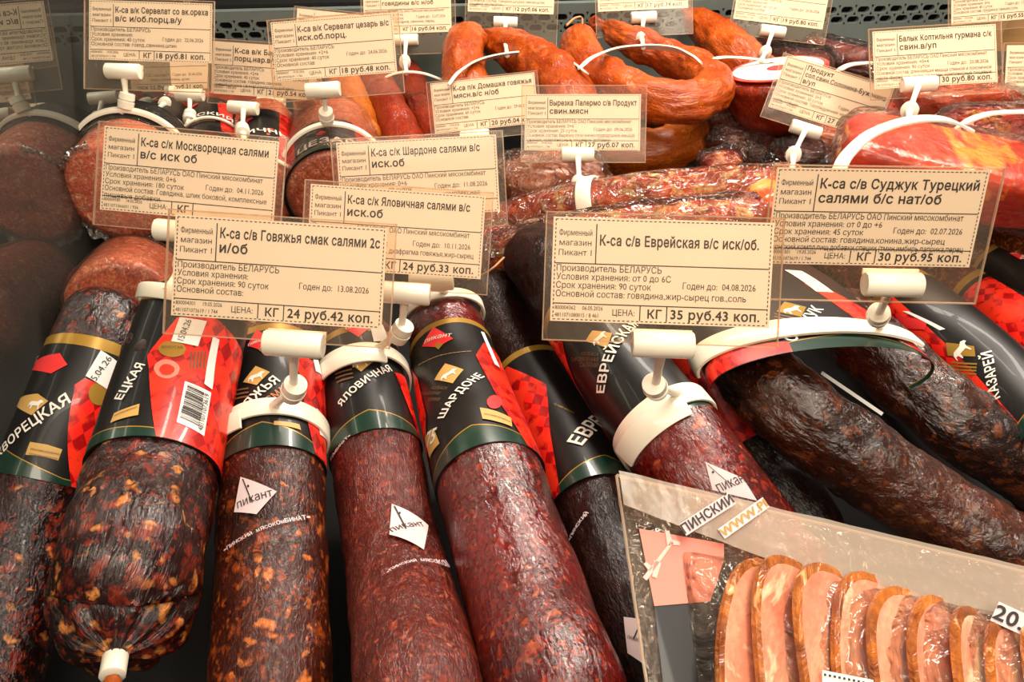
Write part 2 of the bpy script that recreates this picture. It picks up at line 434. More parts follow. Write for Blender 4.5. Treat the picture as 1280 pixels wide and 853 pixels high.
class Tube:
    def __init__(s, pts, flat=1.0, ends=('round', 'round'), amp=0.0006, seed=0, endlen=0.8, up=Vector((0, 0, 1))):
        s.N = 160; s.pts, s.L = spline(pts, s.N); s.flat = flat; s.ends = ends; s.amp = amp; s.seed = seed; s.endlen = endlen
        s.fr = []
        prevN = None
        for i in range(s.N + 1):
            a = s.pts[max(0, i - 1)].xyz; b = s.pts[min(s.N, i + 1)].xyz
            T = (b - a).normalized(); Nn = up - T * up.dot(T)
            if Nn.length < 0.25 and prevN is not None: Nn = prevN - T * prevN.dot(T)
            Nn.normalize(); prevN = Nn; s.fr.append((T, Nn, T.cross(Nn)))
    def samp(s, d):
        x = min(max(d / s.L, 0), 1) * s.N; i = min(int(x), s.N - 1); u = x - i
        p = s.pts[i].lerp(s.pts[i + 1], u); A, B = s.fr[i], s.fr[i + 1]
        return p.xyz, p.w, A[0].lerp(B[0], u), A[1].lerp(B[1], u), A[2].lerp(B[2], u)
    def surf(s, ang, d, off=0.0, rs=1.0):
        p, r, T, N, B = s.samp(d); r = r * rs + off
        return p + N * (math.cos(ang) * r * s.flat) + B * (math.sin(ang) * r)
    def prof(s, d):
        r = s.samp(d)[1]; k = 1.0; pl = 0.0
        for e, x in ((0, d), (1, s.L - d)):
            kind = s.ends[e]; el = r * s.endlen
            if kind == 'round' and x < el: k *= math.sqrt(max(0, 1 - (1 - x / el) ** 2))
            elif kind == 'flat' and x < r * 0.22: k *= 0.80 + 0.20 * math.sqrt(max(0, 1 - (1 - x / (r * 0.22)) ** 2))
            elif kind == 'gather':
                el = r * 1.15; t = 0.006
                if x < t: k *= 0.13; pl = 1
                elif x < t + el:
                    u = (x - t) / el; k *= 0.13 + 0.87 * math.sqrt(max(0, 1 - (1 - u) ** 2.0)) ; pl = 1 - u
        return k, pl
    def near_s(s, px, py, ang=0.0):
        best = (1e9, 0)
        for i in range(0, 81):
            d = s.L * i / 80; q = proj(s.surf(ang, d)); e = (q[0] - px) ** 2 + (q[1] - py) ** 2
            if e < best[0]: best = (e, d)
        return best[1]
    def casing(s, name, mat, root, nu=64, step=0.003, creases=None, lump=1.0):
        nv = max(24, int(s.L / step)); mb = MB(); vs = []; uv = []
        # extra rings at the ends
        ds = [s.L * j / nv for j in range(nv + 1)]
        ext = [s.samp(0)[1] * f for f in (0.003, 0.012, 0.03, 0.06, 0.1)]
        ds = sorted(set(ds + [x for x in ext] + [s.L - x for x in ext]))
        for d in ds:
            k, pl = s.prof(d); p, r, T, N, B = s.samp(d)
            for i in range(nu + 1):
                a = -PI + 2 * PI * (i % nu) / nu + PI  # seam underneath
                a = 2 * PI * i / nu - PI
                ca, sa = math.cos(a), math.sin(a)
                q = Vector((ca * 1.3 + s.seed * 3.1, sa * 1.3 + s.seed, d * 45))
                dz = noise.noise(q) * 1.6 + noise.noise(q * 2.7) * 0.7 + noise.noise(Vector((ca * 6, sa * 6, d * 90 + s.seed))) * 0.4 * lump
                rr = r * k + s.amp * dz * min(1, k * 1.2)
                if pl > 0: rr *= 1 + 0.10 * pl * math.sin(a * 11 + s.seed) + 0.05 * pl * math.sin(a * 23)
                if creases:
                    for cd in creases: rr -= 0.0022 * math.exp(-((d - cd - 0.002 * math.sin(a * 2)) / 0.0016) ** 2)
                vs.append(p + N * (ca * rr * s.flat) + B * (sa * rr)); uv.append((a * r, d))
        n1 = nu + 1; fs = []
        for j in range(len(ds) - 1):
            for i in range(nu): fs.append((j * n1 + i, j * n1 + i + 1, (j + 1) * n1 + i + 1, (j + 1) * n1 + i))
        nb = len(vs); vs.append(s.samp(0)[0]); vs.append(s.samp(s.L)[0]); uv += [(0, 0), (0, s.L)]
        for i in range(nu):
            fs.append((i + 1, i, nb)); o = (len(ds) - 1) * n1; fs.append((o + i, o + i + 1, nb + 1))
        mb.add(vs, fs, mat, uv)
        return build(mb, name, root, auto=False)
    # flat artwork wrapped on the tube: rows (d, angL, angR)
    def patch(s, mb, rows, mat, off, nu=None, shell=0):
        rows = list(rows); vs = []; uv = []
        rmax = s.samp(rows[0][0])[1]
        if nu is None: nu = max(2, int(max(abs(r[2] - r[1]) for r in rows) / 0.12))
        for (d, a0, a1) in rows:
            for i in range(nu + 1):
                a = a0 + (a1 - a0) * i / nu; vs.append(s.surf(a, d, off)); uv.append((a * rmax, d))
        fs = [(j * (nu + 1) + i, j * (nu + 1) + i + 1, (j + 1) * (nu + 1) + i + 1, (j + 1) * (nu + 1) + i) for j in range(len(rows) - 1) for i in range(nu)]
        mb.add(vs, fs, mat, uv)
    def colpatch(s, mb, cols, mat, off, nv=2):
        """cols: (ang, d0, d1)"""
        vs = []; uv = []
        for (a, d0, d1) in cols:
            for j in range(nv + 1):
                d = d0 + (d1 - d0) * j / nv; vs.append(s.surf(a, d, off)); uv.append((a * 0.027, d))
        fs = [(i * (nv + 1) + j, (i + 1) * (nv + 1) + j, (i + 1) * (nv + 1) + j + 1, i * (nv + 1) + j + 1) for i in range(len(cols) - 1) for j in range(nv)]
        mb.add(vs, fs, mat, uv)
    def wrap(s, mb, pts2, faces, a0, d0, rot, off, mat):
        r = s.samp(d0)[1]; c, q = math.cos(rot), math.sin(rot)
        ad = [(a0 + (x * c - y * q) / r, d0 + x * q + y * c) for x, y in pts2]
        mb.add([s.surf(a, d, off) for a, d in ad], faces, mat, [(a * r, d) for a, d in ad])
    def text(s, mb, string, size, a0, d0, rot, mat, off, bold=True, center=False, spacing=1.0, res=3):
        v, f, wd = text2d(string, bold, res, spacing)
        dx = wd / 2 if center else 0
        s.wrap(mb, [((x - dx) * size, (y - (0.35 if center else 0)) * size) for x, y in v], f, a0, d0, rot, off, mat)
    def poly(s, mb, pts, a0, d0, rot, off, mat):
        tri = [tuple(t) for t in tessellate_polygon([[Vector((x, y, 0)) for x, y in pts]])]
        P = [tuple(p) for p in pts]
        for it in range(5):
            if max((math.dist(P[a], P[b]) for t in tri for a, b in ((t[0], t[1]), (t[1], t[2]), (t[2], t[0])))) < 0.0028: break
            mid = {}; nt = []
            def m_(a, b):
                k = (min(a, b), max(a, b))
                if k not in mid: mid[k] = len(P); P.append(((P[a][0] + P[b][0]) / 2, (P[a][1] + P[b][1]) / 2))
                return mid[k]
            for a, b, c in tri:
                ab, bc, ca = m_(a, b), m_(b, c), m_(c, a); nt += [(a, ab, ca), (ab, b, bc), (ca, bc, c), (ab, bc, ca)]
            tri = nt
        s.wrap(mb, P, tri, a0, d0, rot, off, mat)

def _inv(s, px, py):
    best = None; V = Vector((px, py))
    cs = [proj(s.samp(s.L * i / 60)[0]) for i in range(61)]; cut = min(abs(c[0] - px) + abs(c[1] - py) for c in cs) + 110
    for i in range(0, 61):
        d = s.L * i / 60; c = cs[i]
        if abs(c[0] - px) + abs(c[1] - py) > cut: continue
        for k in range(-15, 16, 2):
            a = k * .1; q = proj(s.surf(a, d)); e = (q[0] - px) ** 2 + (q[1] - py) ** 2
            if best is None or e < best[0]: best = (e, a, d)
    e, a, d = best; st = (.2, s.L / 60)
    for it in range(6):
        for da in (-1, 0, 1):
            for dd in (-1, 0, 1):
                a2, d2 = a + da * st[0], d + dd * st[1]; q = proj(s.surf(a2, d2)); ee = (q[0] - px) ** 2 + (q[1] - py) ** 2
                if ee < best[0] - 1e-6: best = (ee, a2, d2)
        _, a, d = best; st = (st[0] / 1.8, st[1] / 1.8)
    return a, d
Tube.inv = _inv
def _polypx(s, mb, pts, mat, off, clamp=None):
    P = []
    for p in pts:
        a, d = s.inv(p[0], p[1])
        if len(p) > 2: a = p[2]
        if clamp: d = min(max(d, clamp[0]), clamp[1])
        P.append((a, d))
    a0, d0 = P[0]; r = s.samp(d0)[1]
    s.poly(mb, [((a - a0) * r, d - d0) for a, d in P], a0, d0, 0, off, mat)
Tube.polypx = _polypx
def _textpx(s, mb, tx, p0, p1, mat, off, bold=True, res=3, tall=1.0):
    a0, d0 = s.inv(*p0); a1, d1 = s.inv(*p1); r = s.samp(d0)[1]; x, y = (a1 - a0) * r, d1 - d0
    v, f, wd = text2d(tx, bold, res); L = math.hypot(x, y); k = min(L, math.dist(p0, p1) * proj(s.surf(a0, d0))[2] / F * 1.7) / wd
    s.wrap(mb, [(vx * k, vy * k * tall) for vx, vy in v], f, a0, d0, math.atan2(y, x), off, mat)
Tube.textpx = _textpx
def _arcpx(s, root, tx, a, b, c, name='printed_maker_name', off=0.0016, mat='ink_lilac', tall=1.0):
    mb = MB(); n = len(tx); pos = []
    for i in range(n + 1):
        t = i / n; q = [(1 - t) ** 2 * a[k] + 2 * t * (1 - t) * b[k] + t * t * c[k] for k in (0, 1)]; pos.append(s.inv(*q))
    for i, ch in enumerate(tx):
        if ch == ' ': continue
        (a0, d0), (a1, d1) = pos[i], pos[i + 1]; r = s.samp(d0)[1]; x, y = (a1 - a0) * r, d1 - d0; L = math.hypot(x, y)
        L = min(L, .0042); v, f, wd = text2d(ch, True, 2); k = L * 1.25
        s.wrap(mb, [(vx * L * .86 / max(wd, .3), vy * k) for vx, vy in v], f, a0, d0, math.atan2(y, x), off, M[mat])
    return build(mb, name, root)
Tube.arcpx = _arcpx
def circpx(T, mb, c, rx, ry, mat, off, n=22):
    T.polypx(mb, [(c[0] + rx * math.cos(2 * PI * i / n), c[1] + ry * math.sin(2 * PI * i / n)) for i in range(n)], mat, off)
def cowpx(T, mb, pts, off, sc=1.0, fill='gold_flat'):
    T.polypx(mb, pts, M[fill], off)
    cx = sum(p[0] for p in pts) / len(pts); cy = sum(p[1] for p in pts) / len(pts); a, d = T.inv(cx, cy)
    w_ = max(p[0] for p in pts) - min(p[0] for p in pts); k = w_ * proj(T.surf(a, d))[2] / F * .066 * sc
    T.poly(mb, [(x * k, y * k * 1.2) for x, y in COW], a, d, .15, off + .0003, M['ink_white'])
def markpx(T, root, quad, w0, w1, off=.0016):
    mb = MB(); T.polypx(mb, quad, M['ink_lilac'], off)
    if w0: T.textpx(mb, 'пикант', w0, w1, M['ink_black'], off + .0003, False, tall=1.25)
    if w0:
        q = quad; A = Vector(q[1]); D = Vector(w0).lerp(Vector(w1), .42); e = Vector((1.6, 0))
        T.polypx(mb, [tuple(A + e * 1.2 + Vector((0, 3))), tuple(A + e * 2.2 + Vector((0, 3))), tuple(D + e * .5 + Vector((0, -1))), tuple(D - e * .5 + Vector((0, -1)))], M['ink_black'], off + .0003)
        circpx(T, mb, tuple(A + Vector((9, 12))), 1.3, 1.8, M['ink_black'], off + .0003, 8)
    return build(mb, 'printed_mark', root)
def logopx(T, mb, pts, w0, w1, off=.0016):
    T.polypx(mb, pts, M['ink_redlogo'], off); T.textpx(mb, 'пикант', w0, w1, M['ink_white'], off + .0003, False, tall=1.2)

def frange(a, b, n): return [a + (b - a) * i / n for i in range(n + 1)]

COW = [(-5, -1), (-4.4, 0.6), (-3, 1.4), (1, 1.3), (3, 2.2), (4.6, 1.7), (5, 0.9), (3.6, 0.6), (3, -0.6), (3.2, -2.8), (2.6, -2.8), (2.1, -0.9), (-1.6, -0.9), (-2.2, -2.8), (-2.8, -2.8), (-3, -0.7), (-4.2, -0.6), (-4.9, -2)]
def rect(w_, h): return [(-w_ / 2, -h / 2), (w_ / 2, -h / 2), (w_ / 2, h / 2), (-w_ / 2, h / 2)]
def stamp_edge(w_, h, t=0.0006, n=10):
    pts = []
    for i in range(2 * n): pts.append((-w_ / 2 + w_ * i / (2 * n), -h / 2 - (t if i % 2 else 0)))
    for i in range(8): pts.append((w_ / 2 + (t if i % 2 else 0), -h / 2 + h * i / 8))
    for i in range(2 * n): pts.append((w_ / 2 - w_ * i / (2 * n), h / 2 + (t if i % 2 else 0)))
    for i in range(8): pts.append((-w_ / 2 - (t if i % 2 else 0), h / 2 - h * i / 8))
    return pts

def sleeve(T, root, s0, s1, name='paper_label', peak=0.0, green=0.006, rise=0.009, gold=0.006, red=(), base='label_black', off=0.0011, arange=(-PI, PI), goldline=True):
    """the printed wrapper: black paper, gold top band, green pointed hem and red foil panels"""
    mb = MB(); A0, A1 = arange
    T.patch(mb, [(d, A0, A1) for d in frange(s0, s1, 14)], M[base], off, 64)
    # turned thickness at both edges
    for d, sg in ((s0, 1), (s1, -1)):
        mb2 = [T.surf(a, d, o) for a in frange(A0, A1, 64) for o in (off, 0.0002)]
        mb.add(mb2, [(2 * i, 2 * i + 2, 2 * i + 3, 2 * i + 1) for i in range(64)], M[base])
    if gold: T.patch(mb, [(d, A0, A1) for d in frange(s1 - gold, s1 - 0.0003, 3)], M['gold'], off + 0.00012, 64)
    for rows in red:                        # rows (fraction, angL, angR)
        rr = []
        for k in range(len(rows) - 1):
            (f0, a0, b0), (f1, a1, b1) = rows[k], rows[k + 1]
            for t in frange(0, 1, 10)[: 10 if k < len(rows) - 2 else 11]:
                rr.append((s0 + (s1 - s0) * (f0 + (f1 - f0) * t), a0 + (a1 - a0) * t, b0 + (b1 - b0) * t))
        T.patch(mb, rr, M['label_red'], off + 0.00022)
    if green:
        def top(a): return s0 + green + rise * (1 - min(1, abs(a - peak) / 1.3))
        al = frange(peak - 1.9, peak + 1.9, 56)
        T.colpatch(mb, [(a, s0, top(a)) for a in al], M['label_green'], off + 0.00030)
        if goldline: T.colpatch(mb, [(a, top(a), top(a) + 0.0007) for a in al], M['gold'], off + 0.00034)
    return build(mb, name, root, auto=False)

def logo(T, mb, a, d, sz, off, rot=0.0, fill='ink_redlogo', ink='ink_white'):
    T.poly(mb, [(-sz, -0.3 * sz), (0.05 * sz, -0.75 * sz), (sz, 0.05 * sz), (-0.1 * sz, 0.95 * sz)], a, d, rot, off, M[fill])
    T.text(mb, 'пикант', sz * 0.52, a, d - sz * 0.15, rot + 0.25, M[ink], off + 0.0002, False, True)
    T.poly(mb, [(-0.05 * sz, 0.1 * sz), (0.02 * sz, 0.1 * sz), (-0.1 * sz, 0.8 * sz), (-0.18 * sz, 0.8 * sz)], a, d, rot, off + 0.0002, M[ink])
def cowdiamond(T, mb, a, d, sz, off, rot=0.0):
    T.poly(mb, [(-sz, 0), (0, -sz * 0.85), (sz, 0), (0, sz * 0.85)], a, d, rot, off, M['gold_flat'])
    T.poly(mb, [(x * sz * 0.11, y * sz * 0.11) for x, y in COW], a, d, rot, off + 0.0003, M['ink_white'])
def stamp(T, mb, a, d, w_, h, off, rot=0.0):
    T.poly(mb, stamp_edge(w_, h), a, d, rot, off, M['gold_flat'])
    r = T.samp(d)[1]
    for k, tx in enumerate(('РЕКОМЕНДОВАНО', 'ПРОИЗВОДИТЕЛЕМ')):
        T.text(mb, tx, h * 0.34, a, d + (0.2 - 0.42 * k) * h, rot, M['ink_brown'], off + 0.0002, False, True)
def diamondmark(T, root, a, d, sz, rot=0.3, off=0.0016, name='printed_mark'):
    """pale diamond with a script word, printed on the casing"""
    mb = MB()
    T.poly(mb, [(-sz * 0.9, sz), (-sz * 0.85, -sz * 0.5), (sz * 0.62, -sz * 1.1), (sz, sz * 0.35)], a, d, rot * 0, off, M['ink_lilac'])
    T.text(mb, 'пикант', sz * 0.62, a, d - sz * 0.05, 0.22, M['ink_black'], off + 0.0002, False, True)
    T.poly(mb, [(-0.55 * sz, 0.1 * sz), (-0.48 * sz, 0.1 * sz), (-0.66 * sz, 0.9 * sz), (-0.72 * sz, 0.9 * sz)], a, d, -0.3, off + 0.0002, M['ink_black'])
    T.poly(mb, [(0.1 * sz, -0.8 * sz), (0.3 * sz, -0.45 * sz), (0.62 * sz, -0.6 * sz), (0.3 * sz, -0.57 * sz)], a, d, 0, off + 0.0002, M['ink_black'])
    return build(mb, name, root)
def arctext(T, root, s, a0, d0, size, da, curve=0.012, off=0.0015, mat='ink_lilac', name='printed_maker_name'):
    mb = MB(); n = len(s)
    for i, ch in enumerate(s):
        if ch == ' ': continue
        t = (i + 0.5) / n * 2 - 1; a = a0 + da * t
        T.text(mb, ch, size, a, d0 - curve * t * t, -curve * 2 * t / (da * T.samp(d0)[1]) * 0.9, M[mat], off, True, True)
    return build(mb, name, root)

def rootfor(name, T, label, cat, group=None):
    p = T.samp(T.L * 0.4); loc = p[0] - Vector((0, 0, p[1] * T.flat))
    return thing(name, label, cat, loc, group)

def endclip(T, root, end=0, tail=True):
    mb = MB(); d = 0.003 if end == 0 else T.L - 0.003
    p, r, Tn, N, B = T.samp(d); sg = -1 if end == 0 else 1
    a = p - Tn * sg * 0.003; b = p + Tn * sg * 0.007; rr = max(0.0034, 0.15 * r)
    mb.lathe(a, b, [(0, rr), (0.05, rr * 1.15), (0.95, rr * 1.15), (1, rr)], M['clipmetal'], 14)
    build(mb, 'end_clip', root)
    if tail:
        mb = MB(); mb.lathe(b, b + Tn * sg * 0.012 + Vector((0, 0, -0.004)), [(0, rr * 0.6), (0.4, rr * 1.1), (1, rr * 1.9)], M['s_amber'], 12)
        build(mb, 'casing_tail', root)

# ---------------------------------------------------------------- setting
def struct(mb, name, smooth=False):
    o = mb.build(name, None, org=Vector((0, 0, 0)), smooth=smooth); o['kind'] = 'structure'; return o
XL, XR, YB, YF = -0.292, 1.25, 0.97, -0.25
mb = MB(); mb.box(Vector((XL - 0.01, YF, -0.032)), Vector((XR - XL + .01, 0, 0)), Vector((0, YB - YF + 0.05, 0)), Vector((0, 0, 0.02)), M['deck']); struct(mb, 'floor')
mb = MB(); mb.box(Vector((XL - 0.008, YF, -0.012)), Vector((0.008, 0, 0)), Vector((0, YB - YF, 0)), Vector((0, 0, 0.632)), M['side_glass']); struct(mb, 'wall_left')
# back wall: lower plate, two staggered rows of slots, dark recess above
mb = MB()
mb.box(Vector((XL, YB, 0)), Vector((XR - XL, 0, 0)), Vector((0, 0.004, 0)), Vector((0, 0, 0.110)), M['steel'])
cwid, chei = 0.0205, 0.0115
for row in range(2):
    z0 = 0.110 + row * chei; x = XL - (0.5 * cwid if row else 0)
    while x < XR:
        n = 16; hx, hz = x + cwid / 2, z0 + chei / 2; vo = []; vi = []; vd = []
        for i in range(n):
            q = 2 * PI * (i + 0.5) / n; c, s_ = math.cos(q), math.sin(q)
            m = max(abs(c) / (cwid / 2), abs(s_) / (chei / 2)); vo.append(Vector((hx + c / m, YB, hz + s_ / m)))
            ex = 0.0032 * (1 if c > 0 else -1); vi.append(Vector((hx + ex + c * 0.0040, YB, hz + s_ * 0.0040))); vd.append(vi[-1] + Vector((0, 0.006, 0)))
        mb.add(vo + vi + vd, [(i, (i + 1) % n, n + (i + 1) % n, n + i) for i in range(n)] + [(n + i, n + (i + 1) % n, 2 * n + (i + 1) % n, 2 * n + i) for i in range(n)], M['steel'])
        x += cwid
mb.box(Vector((XL, YB, 0.110 + 2 * chei)), Vector((XR - XL, 0, 0)), Vector((0, 0.01, 0)), Vector((0, 0, 0.010)), M['steel'])
struct(mb, 'wall_back')
mb = MB(); mb.box(Vector((XL, YB + 0.04, 0)), Vector((XR - XL, 0, 0)), Vector((0, 0.01, 0)), Vector((0, 0, 0.7)), M['dark'])
mb.box(Vector((XL, YB + 0.012, 0.143)), Vector((XR - XL, 0, 0)), Vector((0, 0.02, 0)), Vector((0, 0, 0.004)), M['dark'])
o = mb.build('trim_1', None, org=Vector((0, 0, 0)), smooth=False); o['kind'] = 'structure'

# ---------------------------------------------------------------- front row of salamis
FRONT = {}
def salami(key, pts, mat, label, name='salami', ends=('round', 'round'), amp=0.0007, cat='sausage', group=None, **kw):
    T = Tube(pts, ends=ends, amp=amp, seed=len(FRONT) + 1, flat=kw.pop('flat', 1.0), endlen=kw.pop('endlen', 0.8))
    r = rootfor(name, T, label, cat, group)
    T.casing('casing', M[mat], r, **kw); FRONT[key] = (T, r)
    return T, r

def front(key, pts, mat, label, far, near, polys=(), green=.004, rise=.010, peak=0.0, gold=.006, **kw):
    T, r = salami(key, pts, mat, label, **kw)
    s1 = T.near_s(*far); s0 = T.near_s(*near)
    lb = sleeve(T, r, s0, s1, peak=peak, rise=rise, green=green, gold=gold)
    if polys:
        for p in polys:
            mb = MB(); T.polypx(mb, p, M['label_red'], .0016, (s0 + .0003, s1 - .0003)); build(mb, 'red_foil_panel', lb, auto=False)
    return T, r, lb, s0, s1
K_ = 'ink_black'
T, r, lb, s0, s1 = front('S1', [cw(-42, 930, 136, .0272), cw(-18, 853, 130, .0275), cw(42, 640, 116, .0275), cw(97, 500, 111, .0275), cw(122, 430, 104, .0265), cw(139, 372, 94, .025)], 's_dark',
    'dark chunky salami in a black and red wrapper, far left against the glass', (128, 432), (40, 602),
    [[(85, 618), (93, 482), (106, 473), (134, 487), (152, 470, 1.9), (105, 634, 1.9)]], peak=-.35)
mb = MB()
T.textpx(mb, 'МОСКВОРЕЦКАЯ', (-30, 606), (89, 503), M['ink_white'], .0018)
logopx(T, mb, [(54, 470), (77, 443), (86, 457), (66, 468)], (58, 468), (82, 455)); cowpx(T, mb, [(33, 508), (50, 493), (62, 502), (42, 520)], .0016)
T.polypx(mb, [(34, 569), (40, 553), (60, 556), (78, 562), (72, 576), (54, 571)], M['gold_flat'], .0017)
T.textpx(mb, 'РЕКОМЕНДОВАНО', (40, 563), (74, 569), M['ink_brown'], .0020); T.textpx(mb, 'ПРОИЗВОДИТЕЛЕМ', (38, 569), (71, 575), M['ink_brown'], .0020)
circpx(T, mb, (122, 493), 12, 14, M['gold'], .0019)
build(mb, 'printed_lettering', lb)
mb = MB(); T.polypx(mb, [(107, 471), (125, 439), (148, 456), (132, 487)], M['sticker'], .0021); T.textpx(mb, '5.04.26', (119, 477), (138, 449), M[K_], .0024, False); build(mb, 'date_sticker', lb)

T, r, lb, s0, s1 = front('S2', [cw(142, 836, 182, .029), cw(156, 755, 174, .030), cw(166, 690, 171, .030), cw(189, 600, 155, .030), cw(217, 490, 140, .0290), cw(244, 395, 124, .0265), cw(256, 345, 114, .0245)], 's_dark',
    'thick dark salami with a tied front end and a red barcode panel', (248, 372), (190, 553),
    [[(193, 556), (186, 445), (222, 398), (262, 392), (292, 440, 1.9), (268, 612, 1.9)]], green=.006, rise=.002, peak=-.8, ends=('gather', 'round'), amp=0.0012)
endclip(T, r)
mb = MB()
T.textpx(mb, 'ЕЦКАЯ', (155, 502), (184, 458), M['ink_white'], .0018)
T.polypx(mb, [(141, 531), (146, 519), (162, 512), (176, 507), (174, 521), (157, 525)], M['gold_flat'], .0017)
T.textpx(mb, 'РЕКОМЕНДОВАНО', (147, 523), (174, 512), M['ink_brown'], .0020)
circpx(T, mb, (216, 438), 16, 10, M['gold'], .0019); T.textpx(mb, 'ЗОЛОТАЯ', (204, 437), (228, 437), M['ink_brown'], .0022)
circpx(T, mb, (209, 463), 15, 12, M['ink_pink'], .0018); circpx(T, mb, (209, 464), 9, 7, M['label_red'], .0020)
for k in range(5): T.polypx(mb, [(238 + 4 * k, 440), (240 + 4 * k, 440), (238 + 4 * k, 462), (236 + 4 * k, 462)], M['ink_brown'], .0018)
build(mb, 'printed_lettering', lb)
mb = MB(); T.polypx(mb, [(253, 481), (262, 488), (272, 425), (264, 421)], M['sticker'], .0019); build(mb, 'white_strip', lb)
mb = MB(); T.polypx(mb, [(230, 478), (261, 492), (252, 547), (219, 530)], M['sticker'], .0019)
random.seed(3); A_, B_, C_, D_ = Vector((233, 482)), Vector((253, 491)), Vector((245, 537)), Vector((223, 526)); t = 0
while t < .97:
    h = random.choice((.012, .02, .036)); q4 = [A_.lerp(D_, t), B_.lerp(C_, t), B_.lerp(C_, t + h), A_.lerp(D_, t + h)]
    T.polypx(mb, [tuple(p) for p in q4], M[K_], .0022); t += h + random.choice((.014, .022, .03))
T.textpx(mb, '4811071073619', (249, 541), (258, 495), M[K_], .0022, False)
build(mb, 'barcode_label', lb)
mb = MB(); T.polypx(mb, [(215, 428), (226, 398), (257, 402), (246, 434)], M['sticker'], .0022); T.textpx(mb, '15.04.26', (229, 428), (240, 402), M[K_], .0025, False); build(mb, 'date_sticker', lb)

T, r, lb, s0, s1 = front('S3', [cw(338, 960, 156, .0265), cw(339, 853, 149, .0265), cw(340, 700, 136, .0265), cw(340, 600, 127, .0265), cw(343, 500, 117, .0265), cw(341, 430, 109, .0265), cw(337, 385, 102, .0255)], 's_brown',
    'brown salami with a wide white clip ring, right of the barcode one', (341, 405), (340, 560),
    [[(368, 446), (392, 450, 1.9), (402, 600, 1.9), (392, 590), (380, 520)]])
mb = MB()
T.textpx(mb, 'ГОВЯЖЬЯ', (291, 540), (350, 479), M['ink_white'], .0018); T.textpx(mb, 'СМАК', (338, 506), (363, 487), M['ink_orange'], .0018, False)
logopx(T, mb, [(311, 435), (322, 414), (338, 428), (325, 440)], (313, 436), (335, 428)); cowpx(T, mb, [(306, 480), (321, 460), (338, 468), (322, 484)], .0016)
T.polypx(mb, [(324, 440), (328, 436), (332, 440), (327, 443)], M['gold'], .0018)
for k in range(3): T.polypx(mb, [(296, 490 + 5 * k), (313, 487 + 5 * k), (313, 489 + 5 * k), (296, 492 + 5 * k)], M['ink_brown'], .0017)
T.polypx(mb, [(342, 529), (372, 533), (374, 540), (342, 534)], M['gold_flat'], .0017)
build(mb, 'printed_lettering', lb)
for q4 in ([(388, 452), (394, 452), (398, 470), (391, 466)], [(392, 512), (399, 522), (402, 560), (396, 545)]):
    mb = MB(); T.polypx(mb, q4, M['sticker'], .0020); build(mb, 'white_sticker', lb)
markpx(T, r, [(295, 642), (303, 598), (346, 617), (322, 645)], (300, 638), (341, 623))
T.arcpx(r, '•ПИНСКИЙ МЯСОКОМБИНАТ•', (283, 692), (328, 655), (387, 651))

T, r, lb, s0, s1 = front('S4', [cw(534, 945, 172, .0255), cw(522, 850, 156, .0255), cw(505, 760, 138, .0255), cw(490, 680, 123, .0252), cw(472, 580, 112, .025), cw(456, 500, 105, .025), cw(445, 440, 99, .025), cw(440, 400, 94, .0245)], 's_maroon',
    'matt maroon salami with two white clip rings, fourth from the left', (441, 408), (464, 540),
    [[(491, 468), (506, 470, 1.9), (536, 575, 1.9), (524, 560), (507, 508)], [(412, 470), (403, 475, -1.9), (396, 545, -1.9), (407, 545)]])
mb = MB()
T.textpx(mb, 'ЯЛОВИЧНАЯ', (429, 510), (488, 466), M['ink_white'], .0018)
cowpx(T, mb, [(436, 456), (450, 446), (466, 455), (452, 467)], .0016); logopx(T, mb, [(432, 414), (446, 402), (462, 412), (448, 424)], (434, 415), (459, 411))
for k in range(4): T.polypx(mb, [(420 + k, 464 + 5 * k), (440 + k, 458 + 5 * k), (440 + k, 460 + 5 * k), (420 + k, 466 + 5 * k)], M['ink_brown'], .0017)
T.polypx(mb, [(462, 411), (476, 408), (484, 430), (466, 430)], M['sticker'], .0018)
build(mb, 'printed_lettering', lb)
markpx(T, r, [(487, 672), (490, 633), (533, 660), (528, 691)], (491, 669), (529, 662))
T.arcpx(r, '•ПИНСКИЙ МЯСОКОМ', (486, 720), (518, 694), (562, 714)); T.arcpx(r, 'КОМБИНАТ•', (417, 577), (425, 560), (441, 546))

T, r, lb, s0, s1 = front('S5', [cw(722, 945, 186, .028), cw(692, 853, 172, .028), cw(652, 730, 152, .028), cw(612, 600, 134, .028), cw(581, 500, 113, .0270), cw(560, 425, 97, .0255), cw(549, 380, 90, .0245)], 's_red',
    'long glossy deep red salami with a black and gold wrapper, fifth from the left', (556, 399), (599, 560),
    [[(594, 447), (603, 430), (612, 436, 1.9), (690, 600, 1.9), (664, 578), (627, 512)], [(500, 452), (525, 474), (536, 520), (541, 600), (528, 606, -1.9), (490, 455, -1.9)]], peak=-.2)
mb = MB()
T.textpx(mb, 'ШАРДОНЕ', (557, 525), (605, 474), M['ink_white'], .0018)
logopx(T, mb, [(530, 435), (543, 411), (567, 426), (549, 437)], (533, 432), (564, 424)); T.polypx(mb, [(545, 436), (549, 431), (555, 434), (550, 440)], M['gold'], .0020)
T.arcpx(lb, '—————————————', (526, 460), (548, 444), (590, 443), 'gold_line', .0017, 'gold_flat')
cowpx(T, mb, [(545, 477), (558, 457), (580, 465), (567, 482)], .0016)
for k, (tx, x0, x1, y) in enumerate((('КОЛБАСА', 541, 560, 489), ('СЫРОКОПЧЕНАЯ', 529, 558, 496), ('САЛЯМИ', 538, 554, 503))): T.textpx(mb, tx, (x0, y), (x1, y + 1), M['ink_brown'], .0018, False)
circpx(T, mb, (617, 506), 9, 8.5, M['ink_redlogo'], .0018)
T.polypx(mb, [(600, 513), (618, 517), (637, 526), (638, 537), (621, 531), (603, 527)], M['gold_flat'], .0018); T.textpx(mb, 'РЕКОМЕНДОВАНО', (605, 522), (636, 532), M['ink_brown'], .0021)
